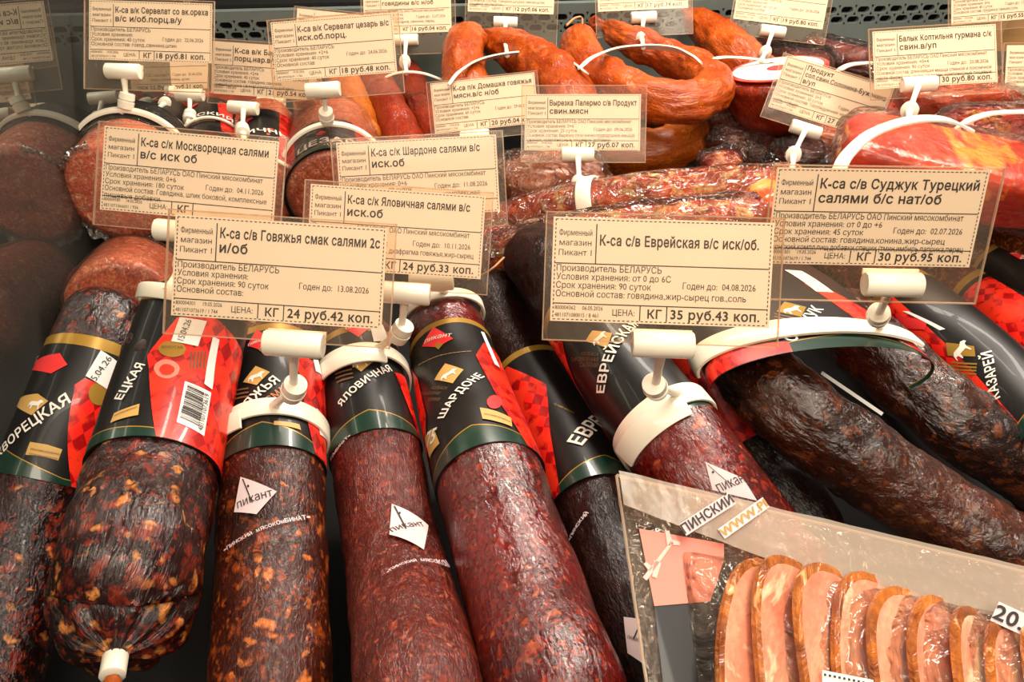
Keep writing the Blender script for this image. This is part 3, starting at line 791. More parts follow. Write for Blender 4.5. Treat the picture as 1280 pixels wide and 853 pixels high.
T.polypx(mb, [(535, 548), (546, 537), (553, 556), (541, 573)], M['gold_flat'], .0018); T.textpx(mb, '75', (538, 560), (551, 552), M['ink_white'], .0021)
T.polypx(mb, [(599, 417), (603, 418), (622, 462), (616, 458)], M['sticker'], .0018)
build(mb, 'printed_lettering', lb)

T, r, lb, s0, s1 = front('S6', [cw(850, 930, 150, .0265), cw(806, 810, 138, .0265), cw(742, 630, 116, .0265), cw(700, 540, 104, .0265), cw(655, 455, 93, .0262), cw(618, 385, 86, .026), cw(600, 352, 82, .0255)], 's_black',
    'near-black salami lying low behind the glossy red one, wide red panel', (650, 440), (738, 602),
    [[(628, 473), (636, 459), (683, 483), (690, 545), (703, 618), (697, 640, -1.9), (630, 500, -1.9)]], peak=.3)
mb = MB(); T.textpx(mb, 'ЕВРЕ', (727, 560), (757, 533), M['ink_white'], .0018); T.textpx(mb, 'Лучшая мясная', (692, 508), (716, 520), M['gold'], .0018, False)
build(mb, 'printed_lettering', lb)
markpx(T, r, [(781, 773), (800, 776), (806, 832), (786, 818)], (786, 800), (803, 806))
T.arcpx(r, '•ПИНСКИЙ', (715, 678), (723, 660), (738, 643))

T, r, lb, s0, s1 = front('S7', [cw(985, 740, 128, .0265), cw(895, 625, 127, .0268), cw(840, 548, 122, .0268), cw(795, 490, 114, .0265), cw(740, 412, 102, .0260), cw(690, 345, 92, .0255), cw(662, 308, 84, .025)], 's_black',
    'near-black salami whose rounded end leans out beside the 35 руб.43 card', (708, 372), (838, 540),
    [[(675, 412), (706, 428), (722, 480), (753, 556), (745, 566, -1.9), (670, 440, -1.9)]], green=.012, rise=.006, peak=-.3, amp=0.001)
mb = MB(); T.textpx(mb, 'ЕВРЕЙСКАЯ', (758, 492), (796, 410), M['ink_white'], .0018)
cowpx(T, mb, [(734, 428), (742, 415), (766, 419), (760, 437)], .0016)
for k, (tx, x0, x1) in enumerate((('КОЛБАСА', 729, 750), ('СЫРОВЯЛЕНАЯ', 717, 749), ('САЛЯМИ', 728, 749))): T.textpx(mb, tx, (x0, 445 + 7 * k), (x1, 447 + 7 * k), M['ink_brown'], .0018, False)
build(mb, 'printed_lettering', lb)
T7 = T; mb = MB(); T.patch(mb, [(d, -PI, PI) for d in frange(T.L * 0.02, s0 + 0.004, 60)], M['s_red'], 0.0021, 64)
build(mb, 'bared_casing', r, auto=False)
markpx(T, r, [(890, 613), (881, 580), (925, 600), (943, 628)], (899, 616), (933, 603), off=.0028)

T, r = salami('S8', [cw(1030, 700, 100, .024), cw(955, 585, 94, .024), cw(900, 490, 88, .024), cw(868, 425, 84, .024), cw(850, 380, 80, .023)], 's_black',
    'low dark salami in an all red wrapper, wedged under the horseshoe sausage')
s1 = T.near_s(862, 410); s0 = T.near_s(935, 552); LL = s1 - s0
lb = sleeve(T, r, s0, s1, green=0, gold=0.005, base='label_red')

# ---------------------------------------------------------------- horseshoe sausage with shared wrapper
def sj(px, py, wpx, R=0.024): return cw(px, py, wpx, R)
pts = [sj(912, 405, 88), sj(940, 462, 98), sj(1000, 520, 104), sj(1080, 578, 105), sj(1175, 642, 106), sj(1275, 700, 108), sj(1372, 740, 108), (at(1420, 715, .475), .023), (at(1392, 665, .50), .023),
       sj(1310, 606, 92), sj(1215, 540, 94), sj(1150, 488, 92), sj(1085, 430, 88), sj(1030, 385, 82)]
T, r = salami('S9', pts, 's_sudjuk', 'wrinkled dark brown horseshoe sausage, both legs held in one black wrapper', name='horseshoe_sausage', amp=0.0016, step=0.0028, nu=72)
Tw = Tube([(at(1030, 474, .452), .0650), (at(1005, 440, .475), .0645), (at(967, 393, .51), .0625), (at(925, 354, .545), .0560)], flat=0.33, ends=('open', 'open'))
lb = sleeve(Tw, r, 0.0, Tw.L, peak=0.25, green=0.003, rise=0.010, off=0, arange=(-1.75, .80))
mb = MB(); cl = (.0003, Tw.L - .0003)
Tw.polypx(mb, [(1004, 356), (1042, 364), (1110, 408), (1172, 446), (1150, 448), (1085, 412)], M['label_red'], .0006, cl)
build(mb, 'red_foil_panel', lb, auto=False); mb = MB()
Tw.polypx(mb, [(866, 520, -1.75), (880, 470, -1.5), (905, 440), (985, 428), (992, 446), (905, 470)], M['label_red'], .0006, cl)
build(mb, 'red_foil_panel', lb, auto=False)
mb = MB()
Tw.textpx(mb, 'СУДЖУК', (993, 428), (1033, 384), M['ink_white'], .0008)
cowpx(Tw, mb, [(970, 388), (980, 377), (1008, 386), (1001, 395)], .0007, fill='gold'); Tw.polypx(mb, [(980, 341), (1002, 341), (1042, 366), (1020, 364)], M['sticker'], .0009)
for k in range(4): Tw.polypx(mb, [(968, 391 + 4 * k), (996, 398 + 4 * k), (996, 399.5 + 4 * k), (968, 392.5 + 4 * k)], M['ink_brown'], .0007)
build(mb, 'printed_lettering', lb)

mb = MB(); pa, pb = at(1026, 468, .50), at(1102, 520, .475); dv = (pb - pa).normalized(); wv = CR @ Vector((.5, .8, .1)) * .0022; nv_ = dv.cross(wv).normalized() * .0008
mb.box(pa, pb - pa, wv, nv_, M['sticker']); o = mb.build('plastic_strip', None, org=pa, smooth=False); tagt(o, 'thin pale plastic strip wedged between the two legs of the horseshoe sausage', 'strip')
# ---------------------------------------------------------------- speckled salamis on the right
T, r = salami('S10', [cw(1345, 575, 108, .026), cw(1262, 492, 98, .026), cw(1195, 430, 92, .026), cw(1120, 372, 84, .026), cw(1050, 328, 76, .0255), cw(1000, 298, 70, .025)], 's_speck',
    'speckled brown salami with a long black wrapper, running behind the horseshoe sausage')
s1 = T.near_s(1118, 362); s0 = T.near_s(1320, 545); LL = s1 - s0
lb = sleeve(T, r, s0, s1, gold=0.010, green=0.008, red=[[(0.1, 1.25, 2.2), (0.9, 1.05, 2.2)], [(0.05, -2.0, -1.15), (0.9, -2.0, -0.95)]])
mb = MB(); T.textpx(mb, 'КАЗАРЕЙ', (1252, 498), (1239, 440), M['ink_white'], .0018)
T.polypx(mb, [(1122, 395), (1160, 403), (1159, 413), (1128, 411)], M['ink_redlogo'], .0017); T.polypx(mb, [(1130, 390), (1137, 390), (1183, 413), (1176, 414)], M['sticker'], .0018)
cowpx(T, mb, [(1184, 429), (1218, 434), (1220, 447), (1186, 445)], .0017, fill='gold')
for k in range(4): T.polypx(mb, [(1190, 452 + 4 * k), (1222, 455 + 4 * k), (1222, 457 + 4 * k), (1190, 454 + 4 * k)], M['gold'], .0017)
build(mb, 'printed_lettering', lb)
T, r = salami('S11', [cw(1350, 452, 92, .0255), cw(1290, 418, 86, .0255), cw(1226, 378, 78, .0255), cw(1160, 343, 72, .025), cw(1110, 315, 66, .024)], 's_speck',
    'speckled brown salami with a broad gold band and red diamond wrapper at the right edge')
s1 = T.near_s(1215, 362); s0 = T.near_s(1345, 440); LL = s1 - s0
lb = sleeve(T, r, s0, s1, gold=0.011, green=0, red=[[(0.0, -2.0, -0.30), (0.84, -2.0, -0.20)]])
T, r = salami('S12', [cw(1350, 392, 76, .022), cw(1290, 362, 71, .022), cw(1235, 333, 66, .022), cw(1160, 298, 61, .021)], 's_speck',
    'speckled brown salami with a narrow gold band, just above the broad-banded one')
s1 = T.near_s(1240, 322); s0 = T.near_s(1345, 380); LL = s1 - s0
lb = sleeve(T, r, s0, s1, gold=0.011, green=0)
mb = MB(); logo(T, mb, -0.1, s0 + LL * 0.62, 0.010, 0.0016, 0.6); build(mb, 'printed_lettering', lb)
salami('S13', [cw(1345, 340, 90, .0275), cw(1275, 284, 84, .0275), cw(1205, 240, 76, .027)], 's_speck', 'bare speckled brown salami at the right edge below the raw red meat')
# ---------------------------------------------------------------- second row: thick cooked salamis at the left
def log(key, near, far, mat, label, lab=None, ends=('flat', 'round'), **kw):
    T, r = salami(key, [near, (near[0].lerp(far[0], .5), (near[1] + far[1]) / 2), far], mat, label, name='cooked_salami', ends=ends, **kw)
    return T, r
def wrapskin(T, root, off=0.0015, s0=0.0, s1=1.0, crumple=0.0015, mat='film', name='clear_film', nu=72):
    vs = []; fs = []; uv = []; nv = 26
    for j in range(nv + 1):
        d = T.L * (s0 + (s1 - s0) * j / nv); k, pl = T.prof(min(max(d, 0.0008), T.L - 0.0008))
        p, r0, Tn, N, B = T.samp(d)
        for i in range(nu):
            a = 2 * PI * i / nu; q = Vector((math.cos(a) * 3, math.sin(a) * 3, d * 70)) + Vector((T.seed * 5, 0, 0))
            rr = r0 * k + off + crumple * (abs(noise.noise(q)) + 0.6 * abs(noise.noise(q * 2.3)))
            vs.append(p + N * (math.cos(a) * rr * T.flat) + B * (math.sin(a) * rr))
    for j in range(nv):
        for i in range(nu): fs.append((j * nu + i, j * nu + (i + 1) % nu, (j + 1) * nu + (i + 1) % nu, (j + 1) * nu + i))
    fs.append(tuple(range(nu))[::-1])
    mb = MB(); mb.add(vs, fs, M[mat]); return build(mb, name, root, auto=False)

T, r = log('B1', cw(148, 244, 136, .042), (at(186, 172, .70), .041), 's_pink', 'big pink salami end in clear film beside the glass, ringed under 18 руб.81', amp=0.0012)
lb = sleeve(T, r, T.L * 0.45, T.L * 0.8, green=0, gold=0, off=0.001)
wrapskin(T, r, s0=0.0, s1=0.95, off=0.0022, mat='film_thin')
T, r = log('B2', cw(152, 388, 134, .038), (at(176, 345, .66), .037), 's_pinkbrown', 'brownish pink salami end in clear film directly below the big pink one', amp=0.0012)
wrapskin(T, r, mat='film_thin', off=0.002)
T, r = log('B3', cw(420, 245, 122, .040), (at(416, 160, .78), .040), 's_pinkbrown', 'thick salami with a black band lettered ЦЕЗАРЬ inside a white clip ring', amp=0.001)
s0, s1 = T.near_s(418, 212), T.near_s(416, 150)
lb = sleeve(T, r, s0, max(s1, s0 + 0.04), green=0.006, rise=0.0, gold=0, red=[[(0, -1.4, -0.72), (1, -1.4, -0.85)], [(0, 0.62, 1.2), (1, 0.5, 0.8)]])
mb = MB(); T.text(mb, 'ЦЕЗАРЬ', 0.0145, 0.05, s0 + 0.017, 0, M['ink_white'], 0.0018, True, True)
T.poly(mb, [(-.004, -.002), (0, -.005), (.005, 0), (0, .005)], -0.15, s0 + 0.034, 0, .0018, M['ink_redlogo'])
for k in range(5): T.poly(mb, rect(0.03, 0.0008), 0.15, s0 + 0.012 - 0.0016 * k, 0, 0.0018, M['ink_brown'])
build(mb, 'printed_lettering', lb)
wrapskin(T, r, mat='film_thin', off=0.003, crumple=0.001)
T, r = log('B4', cw(328, 246, 88, .029), (at(334, 150, .80), .029), 's_pinkbrown', 'salami with a red sided black label, left of the one lettered ЦЕЗАРЬ', amp=0.001)
s0, s1 = T.near_s(326, 200), T.near_s(330, 138)
lb = sleeve(T, r, s0, s1, green=0, gold=0, red=[[(0, -1.5, -0.72), (1, -1.5, -0.72)], [(0, 0.62, 1.7), (1, 0.6, 1.7)]])
mb = MB(); T.text(mb, 'ЯЧМЕННИЧНЫЙ'[3:], 0.012, 0.0, s0 + (s1 - s0) * 0.52, 0.1, M['ink_white'], 0.0018, True, True); build(mb, 'printed_lettering', lb); mb = MB()
T.poly(mb, [(-.005, -.002), (0, -.005), (.006, 0), (0, .005)], -0.35, s0 + (s1 - s0) * .8, 0, .0018, M['ink_redlogo']); build(mb, 'printed_emblem', lb)
T, r = log('B5', cw(263, 222, 80, .029), (at(269, 136, .88), .029), 's_ringred', 'salami with white capitals ending ЕВСКИЙ on a black label, third from the left glass', amp=0.001)
s0, s1 = T.near_s(264, 168), T.near_s(267, 124)
lb = sleeve(T, r, s0, s1, green=0, gold=0, red=[[(0, -1.6, -0.95), (1, -1.6, -0.95)], [(0.1, 0.5, 0.9), (0.8, 0.35, 0.85), (0.9, 0.4, 0.6)]], arange=(-1.6, 1.0))
mb = MB(); T.text(mb, 'НЕВСКИЙ', 0.0115, -0.1, s0 + (s1 - s0) * 0.50, 0, M['ink_white'], 0.0018, True, True)
build(mb, 'printed_lettering', lb); mb = MB(); T.poly(mb, rect(0.024, 0.003), -0.1, s0 + (s1 - s0) * .3, 0, .0018, M['ink_brown']); build(mb, 'bronze_line', lb); mb = MB()
T.poly(mb, [(-.005, -.002), (0, -.005), (.006, 0), (0, .005)], -0.45, s0 + (s1 - s0) * .85, 0, .0018, M['ink_redlogo']); build(mb, 'printed_emblem', lb)
T, r = log('B6', cw(192, 205, 74, .027), (at(210, 134, .88), .027), 's_ringred', 'salami with a black label under a serrated white ring, behind the big pink one', amp=0.001)
s0, s1 = T.near_s(205, 165), T.near_s(212, 125)
lb = sleeve(T, r, s0, s1, green=0, gold=0, arange=(-1.1, 1.1))
mb = MB(); T.poly(mb, [(-.005, -.002), (0, -.005), (.006, 0), (0, .005)], -0.1, s0 + (s1 - s0) * .8, 0, .0018, M['ink_redlogo']); build(mb, 'printed_lettering', lb)
T, r = log('B7', cw(300, 162, 60, .028), (at(304, 118, 1.0), .027), 's_ringred', 'plain brown-red salami at the back behind the lettered ones')
T, r = log('B8', cw(234, 145, 54, .026), (at(242, 112, 1.00), .026), 's_ringred', 'plain brown-red salami end at the back, left of centre of the lettered row')

TB = G0 = FRONT['B1'][0]; rB = FRONT['B1'][1]
vs = []; nn = 90
for k in range(nn + 1):
    a = -2.9 + 5.8 * k / nn + PI
    for j in range(7):
        u = j / 6; q = Vector((k * .33, u * 2.2, 4)); rr = TB.samp(0.004)[1] * .86 + .009 * u + .005 * noise.noise(q) + .003 * noise.noise(q * 3)
        p, r_, Tn, N, B = TB.samp(.002); vs.append(p - Tn * (-.002 + .006 * noise.noise(q * 1.7) + .004 * u) + N * math.cos(a) * rr + B * math.sin(a) * rr)
mb = MB(); mb.add(vs, [(k * 7 + j, k * 7 + j + 1, (k + 1) * 7 + j + 1, (k + 1) * 7 + j) for k in range(nn) for j in range(6)], M['film_frill']); build(mb, 'gathered_film_edge', rB, auto=False)

# ---------------------------------------------------------------- smoked sausages in the middle and at the back
T, r = salami('O1', [cz(398, 190, .10, 52), cz(394, 150, .11, 52), cz(390, 116, .115, 46)], 's_orange2', 'tan orange smoked sausage end, left one inside the thin ring behind ЦЕЗАРЬ', name='smoked_sausage', amp=0.001)
T, r = salami('O2', [cz(455, 185, .10, 54), cz(440, 140, .11, 52), cz(426, 96, .115, 46), cz(416, 70, .115, 42)], 's_orange2', 'tan orange smoked sausage, right one inside the thin ring behind ЦЕЗАРЬ', name='smoked_sausage', amp=0.001)
T, r = salami('O3', [cz(525, 215, .09, 54), cz(503, 172, .10, 50), cz(484, 130, .11, 44), cz(468, 96, .11, 40)], 's_ringred', 'dark red smoked sausage with a white ring around its bend', name='smoked_sausage', amp=0.001)
T, r = salami('O4', [cz(560, 200, .08, 58), cz(538, 158, .09, 52), cz(519, 118, .09, 44), cz(505, 88, .09, 38)], 's_ringred', 'red smoked sausage leaning left, between the ringed dark one and the upright orange one', name='smoked_sausage', amp=0.001)
T, r = salami('O5', [cz(600, 165, .10, 62), cz(588, 118, .12, 58), cz(579, 82, .135, 53), cz(580, 56, .14, 48), cz(592, 46, .135, 42)], 's_orange', 'upright orange smoked sausage with a rounded bent top, left of the pinched one', name='smoked_sausage', amp=0.0016)
T, r = salami('O6', [cz(735, 190, .10, 74), cz(722, 148, .12, 72), cz(700, 106, .13, 66), cz(668, 78, .13, 58), cz(636, 60, .13, 48), cz(610, 50, .13, 26), cz(600, 42, .13, 8)], 's_orange', 'thick orange smoked sausage with a pinched left tip, in front of the slotted back wall', name='smoked_sausage', amp=0.002)
# the big looped sausage
pts = [cz(722, 42, .150, 42), cz(727, 62, .145, 45), cz(744, 88, .140, 48), cz(784, 112, .138, 51), cz(832, 128, .138, 53), cz(872, 126, .138, 54), cz(893, 106, .138, 50), cz(872, 86, .138, 44), cz(828, 68, .138, 42), cz(788, 51, .142, 38), cz(766, 38, .144, 26), cz(756, 33, .145, 13), cz(745, 30, .145, 22), cz(736, 29, .146, 22)]
T, r = salami('O7', pts, 's_orange', 'large looped orange sausage with a tied knob, under a long white strap', name='looped_sausage', amp=0.0018, step=0.0028)
def twine(pts, rad, root=None, label=None, name='twine', mat='string'):
    sp, L = spline([(p, rad) for p in pts]); mb = MB(); n = 8; vs = []; fs = []
    sp = sp[::3]
    for i, p in enumerate(sp):
        a = sp[max(0, i - 1)].xyz; b = sp[min(len(sp) - 1, i + 1)].xyz; Tn = (b - a).normalized(); u = Tn.orthogonal().normalized(); v = Tn.cross(u)
        for k in range(n): q = 2 * PI * k / n; vs.append(p.xyz + (u * math.cos(q) + v * math.sin(q)) * rad)
    for i in range(len(sp) - 1):
        for k in range(n): fs.append((i * n + k, i * n + (k + 1) % n, (i + 1) * n + (k + 1) % n, (i + 1) * n + k))
    fs.append(tuple(range(n))[::-1]); fs.append(tuple((len(sp) - 1) * n + k for k in range(n)))
    mb.add(vs, fs, M[mat])
    if root: return build(mb, name, root)
    o = mb.build(name, None, org=vs[0]); return o
Zt = proj(pts[0][0])[2]
twine([at(728, 34, Zt), at(727, 22, Zt), at(718, 23, Zt - .01), at(708, 32, Zt - .02)], .0011, r)
T, r = salami('O8', [cz(690, 180, .075, 54), cz(745, 190, .078, 58), cz(800, 192, .080, 60), cz(842, 184, .082, 60), cz(862, 160, .082, 54), cz(830, 140, .082, 50), cz(760, 130, .08, 48)], 's_amber', 'thick amber sausage loop lying under the large looped one', name='looped_sausage', amp=0.0018)
T, r = salami('O9', [cz(985, 128, .10, 54), cz(955, 98, .11, 54), cz(925, 72, .12, 54), cz(896, 48, .125, 50), cz(874, 28, .13, 36), cz(862, 18, .13, 14), cz(854, 12, .13, 16)], 's_orange', 'orange smoked sausage with lengthwise folds and a tied tip at the slotted wall', name='smoked_sausage', amp=0.002)
T, r = salami('O10', [cz(880, 120, .09, 60), cz(905, 118, .09, 62), cz(940, 122, .09, 60), cz(990, 140, .085, 60)], 's_amber', 'brown smoked sausage at the back right of the large loop', name='smoked_sausage', amp=0.0015)
# cut stick with a round paper disc on its end
c0 = at(972, 89, .76); ax = Vector((0.01, -0.010, -0.060))
Tc = Tube([(c0 + ax, .040), (c0 + ax * .5, .047), (c0, .051)], ends=('round', 'flat'), amp=0.0006, seed=31, up=Vector((0, 1, 0)))
r = rootfor('ham_stick', Tc, 'upright brown ham stick with a white and red paper disc on its cut top', 'sausage'); Tc.casing('casing', M['s_ringred'], r)
mb = MB(); dn = -ax.normalized(); cc = c0 + dn * .0015; mb.lathe(cc, cc + dn * .0012, [(0, .0455), (1, .0458)], M['label_red'], 40)
mb.lathe(cc + dn * .0012, cc + dn * .0016, [(0, .041), (1, .041)], M['sticker'], 40); mb.lathe(cc + dn * .0016, cc + dn * .0019, [(0, .010), (1, .010)], M['ink_redlogo'], 24)
build(mb, 'paper_disc', r)
T, r = salami('O11', [cz(940, 66, .10, 40), cz(985, 80, .10, 42), cz(1042, 86, .10, 40)], 's_ringred', 'red marbled sausage in loose film behind the ham stick', name='smoked_sausage'); wrapskin(T, r, off=0.004, crumple=0.004)
T, r = salami('O12', [cz(1000, 62, .09, 34), cz(1060, 74, .09, 36), cz(1110, 84, .09, 34)], 's_ringred', 'filmed red sausage at the back, left of the card marked 30 руб.80', name='smoked_sausage'); wrapskin(T, r, off=0.004, crumple=0.004)
T, r = salami('O13', [cz(740, 246, .09, 36), cz(790, 240, .09, 38), cz(850, 228, .09, 36)], 's_orange', 'small orange sausage behind the filmed smoked loin', name='smoked_sausage')

# ---------------------------------------------------------------- meat pieces
def blob(name, label, c, axes, dims, mat, cat='meat', power=2.6, amp=0.08, seed=1, skin=None, skin_amp=0.05, nu=56, nv=36, root=None, wr=3.0):
    X, Y, Z = axes
    org = c - Vector((0, 0, dims[2]))
    r = root or thing(name, label, cat, org)
    def surf(grow, a_, s_, fr):
        vs = []; fs = []
        for j in range(nv + 1):
            ph = -PI / 2 + PI * j / nv
            for i in range(nu):
                th = 2 * PI * i / nu
                def se(v, e): return math.copysign(abs(v) ** e, v)
                e = 2 / power
                x = se(math.cos(ph), e) * se(math.cos(th), e); y = se(math.cos(ph), e) * se(math.sin(th), e); z = se(math.sin(ph), e)
                k = 1 + a_ * (noise.noise(Vector((x, y, z)) * 1.7 + Vector((s_, 0, 0))) + .4 * abs(noise.noise(Vector((x, y, z)) * fr + Vector((s_, 7, 0)))))
                vs.append(c + X * (x * (dims[0] + grow) * k) + Y * (y * (dims[1] + grow) * k) + Z * (z * (dims[2] + grow) * k))
        for j in range(nv):
            for i in range(nu): fs.append((j * nu + i, j * nu + (i + 1) % nu, (j + 1) * nu + (i + 1) % nu, (j + 1) * nu + i))
        return vs, fs
    mb = MB(); v, f = surf(0, amp, seed, 4.0); mb.add(v, f, M[mat]); build(mb, 'meat_piece', r, auto=False)
    if skin:
        mb = MB(); v, f = surf(0.004, amp + skin_amp, seed, wr * 2); mb.add(v, f, M[skin]); build(mb, 'clear_film', r, auto=False)
    return r
def axes(yaw, pitch=0, roll=0):
    m = Matrix.Rotation(math.radians(yaw), 3, 'Z') @ Matrix.Rotation(math.radians(pitch), 3, 'Y') @ Matrix.Rotation(math.radians(roll), 3, 'X')
    return [m.col[0].copy(), m.col[1].copy(), m.col[2].copy()]
blob('vacuum_pack', 'shiny vacuum pack of tan pork with a pink label, below the card marked 27 руб.07', at(690, 228, .72), axes(4, 0, 8), (.048, .032, .024), 'meat_tan', skin='film', skin_amp=.12, seed=3)
rv = [o for o in SC.objects if o.name.startswith('vacuum_pack')][-1]
mb = MB(); q0 = at(642, 207, .71); mb.box(q0, at(700, 186, .715) - q0, at(655, 222, .70) - q0, Vector((0, 0, .0006)), M['ink_pink']); build(mb, 'pink_label', rv)
T, r = salami('M2', [cw(560, 312, 48, .0165), cw(625, 284, 50, .0165), cw(700, 262, 52, .0165), cw(800, 246, 54, .0165), cw(900, 238, 54, .0165), cw(1010, 232, 54, .0165)], 'meat_smoked', 'long smoked loin strip in glossy film, stretching behind the card marked 35 руб.43', name='smoked_loin', cat='meat', amp=0.0014, lump=2.5)
wrapskin(T, r, off=0.0014, crumple=0.002)
T, r = salami('M3', [cw(560, 345, 46, .0145), cw(640, 316, 48, .0145), cw(740, 292, 50, .0145), cw(850, 278, 50, .0145), cw(960, 272, 50, .0145)], 'meat_smoked', 'second filmed smoked strip lying in front of the long loin', name='smoked_loin', cat='meat', amp=0.0014)
wrapskin(T, r, off=0.003, crumple=0.004)
blob('filmed_dark_meat', 'dark dried meat in very glossy crumpled film, right of the amber loop', at(925, 190, .80), axes(-30, 10, 10), (.046, .028, .030), 'meat_dark', skin='film', skin_amp=.22, seed=5, wr=4)
blob('filmed_dark_meat', 'small dark red piece in film just in front of the larger dark one', at(902, 206, .75), axes(10), (.020, .014, .012), 'meat_red', skin='film', skin_amp=.12, seed=6)
blob('filmed_dark_meat', 'dark filmed meat under the card marked 27 руб.38', at(1000, 205, .76), axes(20, 0, 5), (.028, .022, .022), 'meat_dark', skin='film', skin_amp=.2, seed=8)
blob('pork_cut', 'red orange pork cut directly under the card marked 27 руб.38', at(1048, 184, .78), axes(-10, 8), (.040, .026, .022), 'meat_orange', skin='film_soft', skin_amp=.05, seed=9)
blob('pork_slab', 'large raw red orange pork slab under a broad white ring', at(1178, 212, .62), axes(-16, 8, 8), (.080, .034, .022), 'meat_red', power=5.5, amp=.06, skin='film_thin', skin_amp=.01, seed=11)
blob('pork_cut', 'red pork cut with yellow fat at the right edge behind the large slab', at(1262, 180, .68), axes(-10, 5, 0), (.062, .035, .026), 'meat_red', amp=.10, skin='film', skin_amp=.05, seed=12)
blob('pork_cut', 'filmed red pork piece left of the ring swivel on the large slab', at(1108, 152, .80), axes(-10, 0, 10), (.050, .030, .020), 'meat_red', amp=.10, skin='film', skin_amp=.12, seed=13)
blob('pork_cut', 'filmed orange pork piece right below the card marked 30 руб.80', at(1205, 124, .78), axes(-5, 0, 10), (.060, .030, .020), 'meat_orange', amp=.10, skin='film', skin_amp=.18, seed=14)
blob('pork_cut', 'reddish pork cut tucked below the card marked 30 руб.95 on its left', at(1005, 262, .60), axes(0), (.05, .03, .025), 'meat_orange', seed=15)
blob('pork_cut', 'red pork piece hidden behind the row of crossed twine', at(610, 318, .62), axes(20), (.034, .022, .018), 'meat_red', seed=16, skin='film', skin_amp=.15)
o = twine([at(585, 350, .55), at(600, 345, .54), at(615, 336, .53), at(630, 322, .54)], .0007); tagt(o, 'loose tan twine crossing between the card marked 24 руб.33 and the dark salami end', 'twine')
# cardboard box at the right rear
mb = MB(); q0 = at(1246, 64, .93); ax_ = axes(-6); mb.box(q0, ax_[0] * .16, ax_[1] * .035, Vector((0, 0, .062)), M['cardboard'])
mb.box(q0 + ax_[0] * -.001 + Vector((0, 0, .055)), ax_[0] * .162, ax_[1] * -.002, Vector((0, 0, .008)), M['cardboard'])
r = mb.build('cardboard_box', None, org=q0, smooth=False); tagt(r, 'tan cardboard box standing in the back right corner behind the price cards', 'box')

# ---------------------------------------------------------------- price tags
CW, CH = 0.096, 0.0458
def rodr(v):
    th = np.linalg.norm(v)
    if th < 1e-9: return np.eye(3)
    k = v / th; K = np.array([[0, -k[2], k[1]], [k[2], 0, -k[0]], [-k[1], k[0], 0]])
    return np.eye(3) + math.sin(th) * K + (1 - math.cos(th)) * K @ K
def solve_card(cs):
    pc = np.array(cs, float); obj = np.array([[-CW / 2, CH / 2, 0], [CW / 2, CH / 2, 0], [CW / 2, -CH / 2, 0], [-CW / 2, -CH / 2, 0]])
    wpx = (np.linalg.norm(pc[1] - pc[0]) + np.linalg.norm(pc[2] - pc[3])) / 2; Z = F * CW / wpx; c = pc.mean(0)
    roll = math.atan2(-(pc[1][1] - pc[0][1]), pc[1][0] - pc[0][0])
    x = np.array([0.10, 0.0, roll, (c[0] - 640) / F * Z, -(c[1] - 426.5) / F * Z, -Z]); x0 = x.copy()
    def res(x):
        P = obj @ rodr(x[:3]).T + x[3:]
        u = 640 + F * P[:, 0] / -P[:, 2]; v = 426.5 - F * P[:, 1] / -P[:, 2]
        e = np.concatenate([u - pc[:, 0], v - pc[:, 1], 45 * (x[:2] - x0[:2]), [60 * (x[5] - x0[5]) / Z]]); return e
    for it in range(25):
        e = res(x); J = np.zeros((len(e), 6))
        for k in range(6):
            d = np.zeros(6); d[k] = 1e-5; J[:, k] = (res(x + d) - e) / 1e-5
        x = x - np.linalg.solve(J.T @ J + 1e-4 * np.eye(6), J.T @ e)
    R = Matrix(rodr(x[:3]).tolist())
    Rw = CR @ R; t = CAM @ Vector(x[3:])
    return t, Rw.col[0].copy(), Rw.col[1].copy(), Rw.col[2].copy()

class Card:
    def __init__(s, cs):
        s.c, s.X, s.Y, s.N = solve_card(cs)
    def p(s, u, v, w_=0): return s.c + s.X * ((u - .5) * CW) + s.Y * ((.5 - v) * CH) + s.N * w_
    def quad(s, mb, u0, v0, u1, v1, mat, w_): mb.add([s.p(u0, v1, w_), s.p(u1, v1, w_), s.p(u1, v0, w_), s.p(u0, v0, w_)], [(0, 1, 2, 3)], mat)
    def text(s, mb, tx, u, v, size, bold=False, maxw=None, center=False, res=2, w_=0.00035):
        vs, fs, wd = text2d(tx, bold, res); sz = size * CH
        if maxw and wd * sz > maxw * CW: sx = maxw * CW / wd
        else: sx = sz
        if not bold and not maxw: sx = min(sx * .88, .90 * CW / wd)
        x0 = (u - .5) * CW - (wd * sx / 2 if center else 0); y0 = (.5 - v) * CH
        mb.add([s.c + s.X * (x0 + x * sx) + s.Y * (y0 + y * sz) + s.N * w_ for x, y in vs], fs, M['ink_black'])

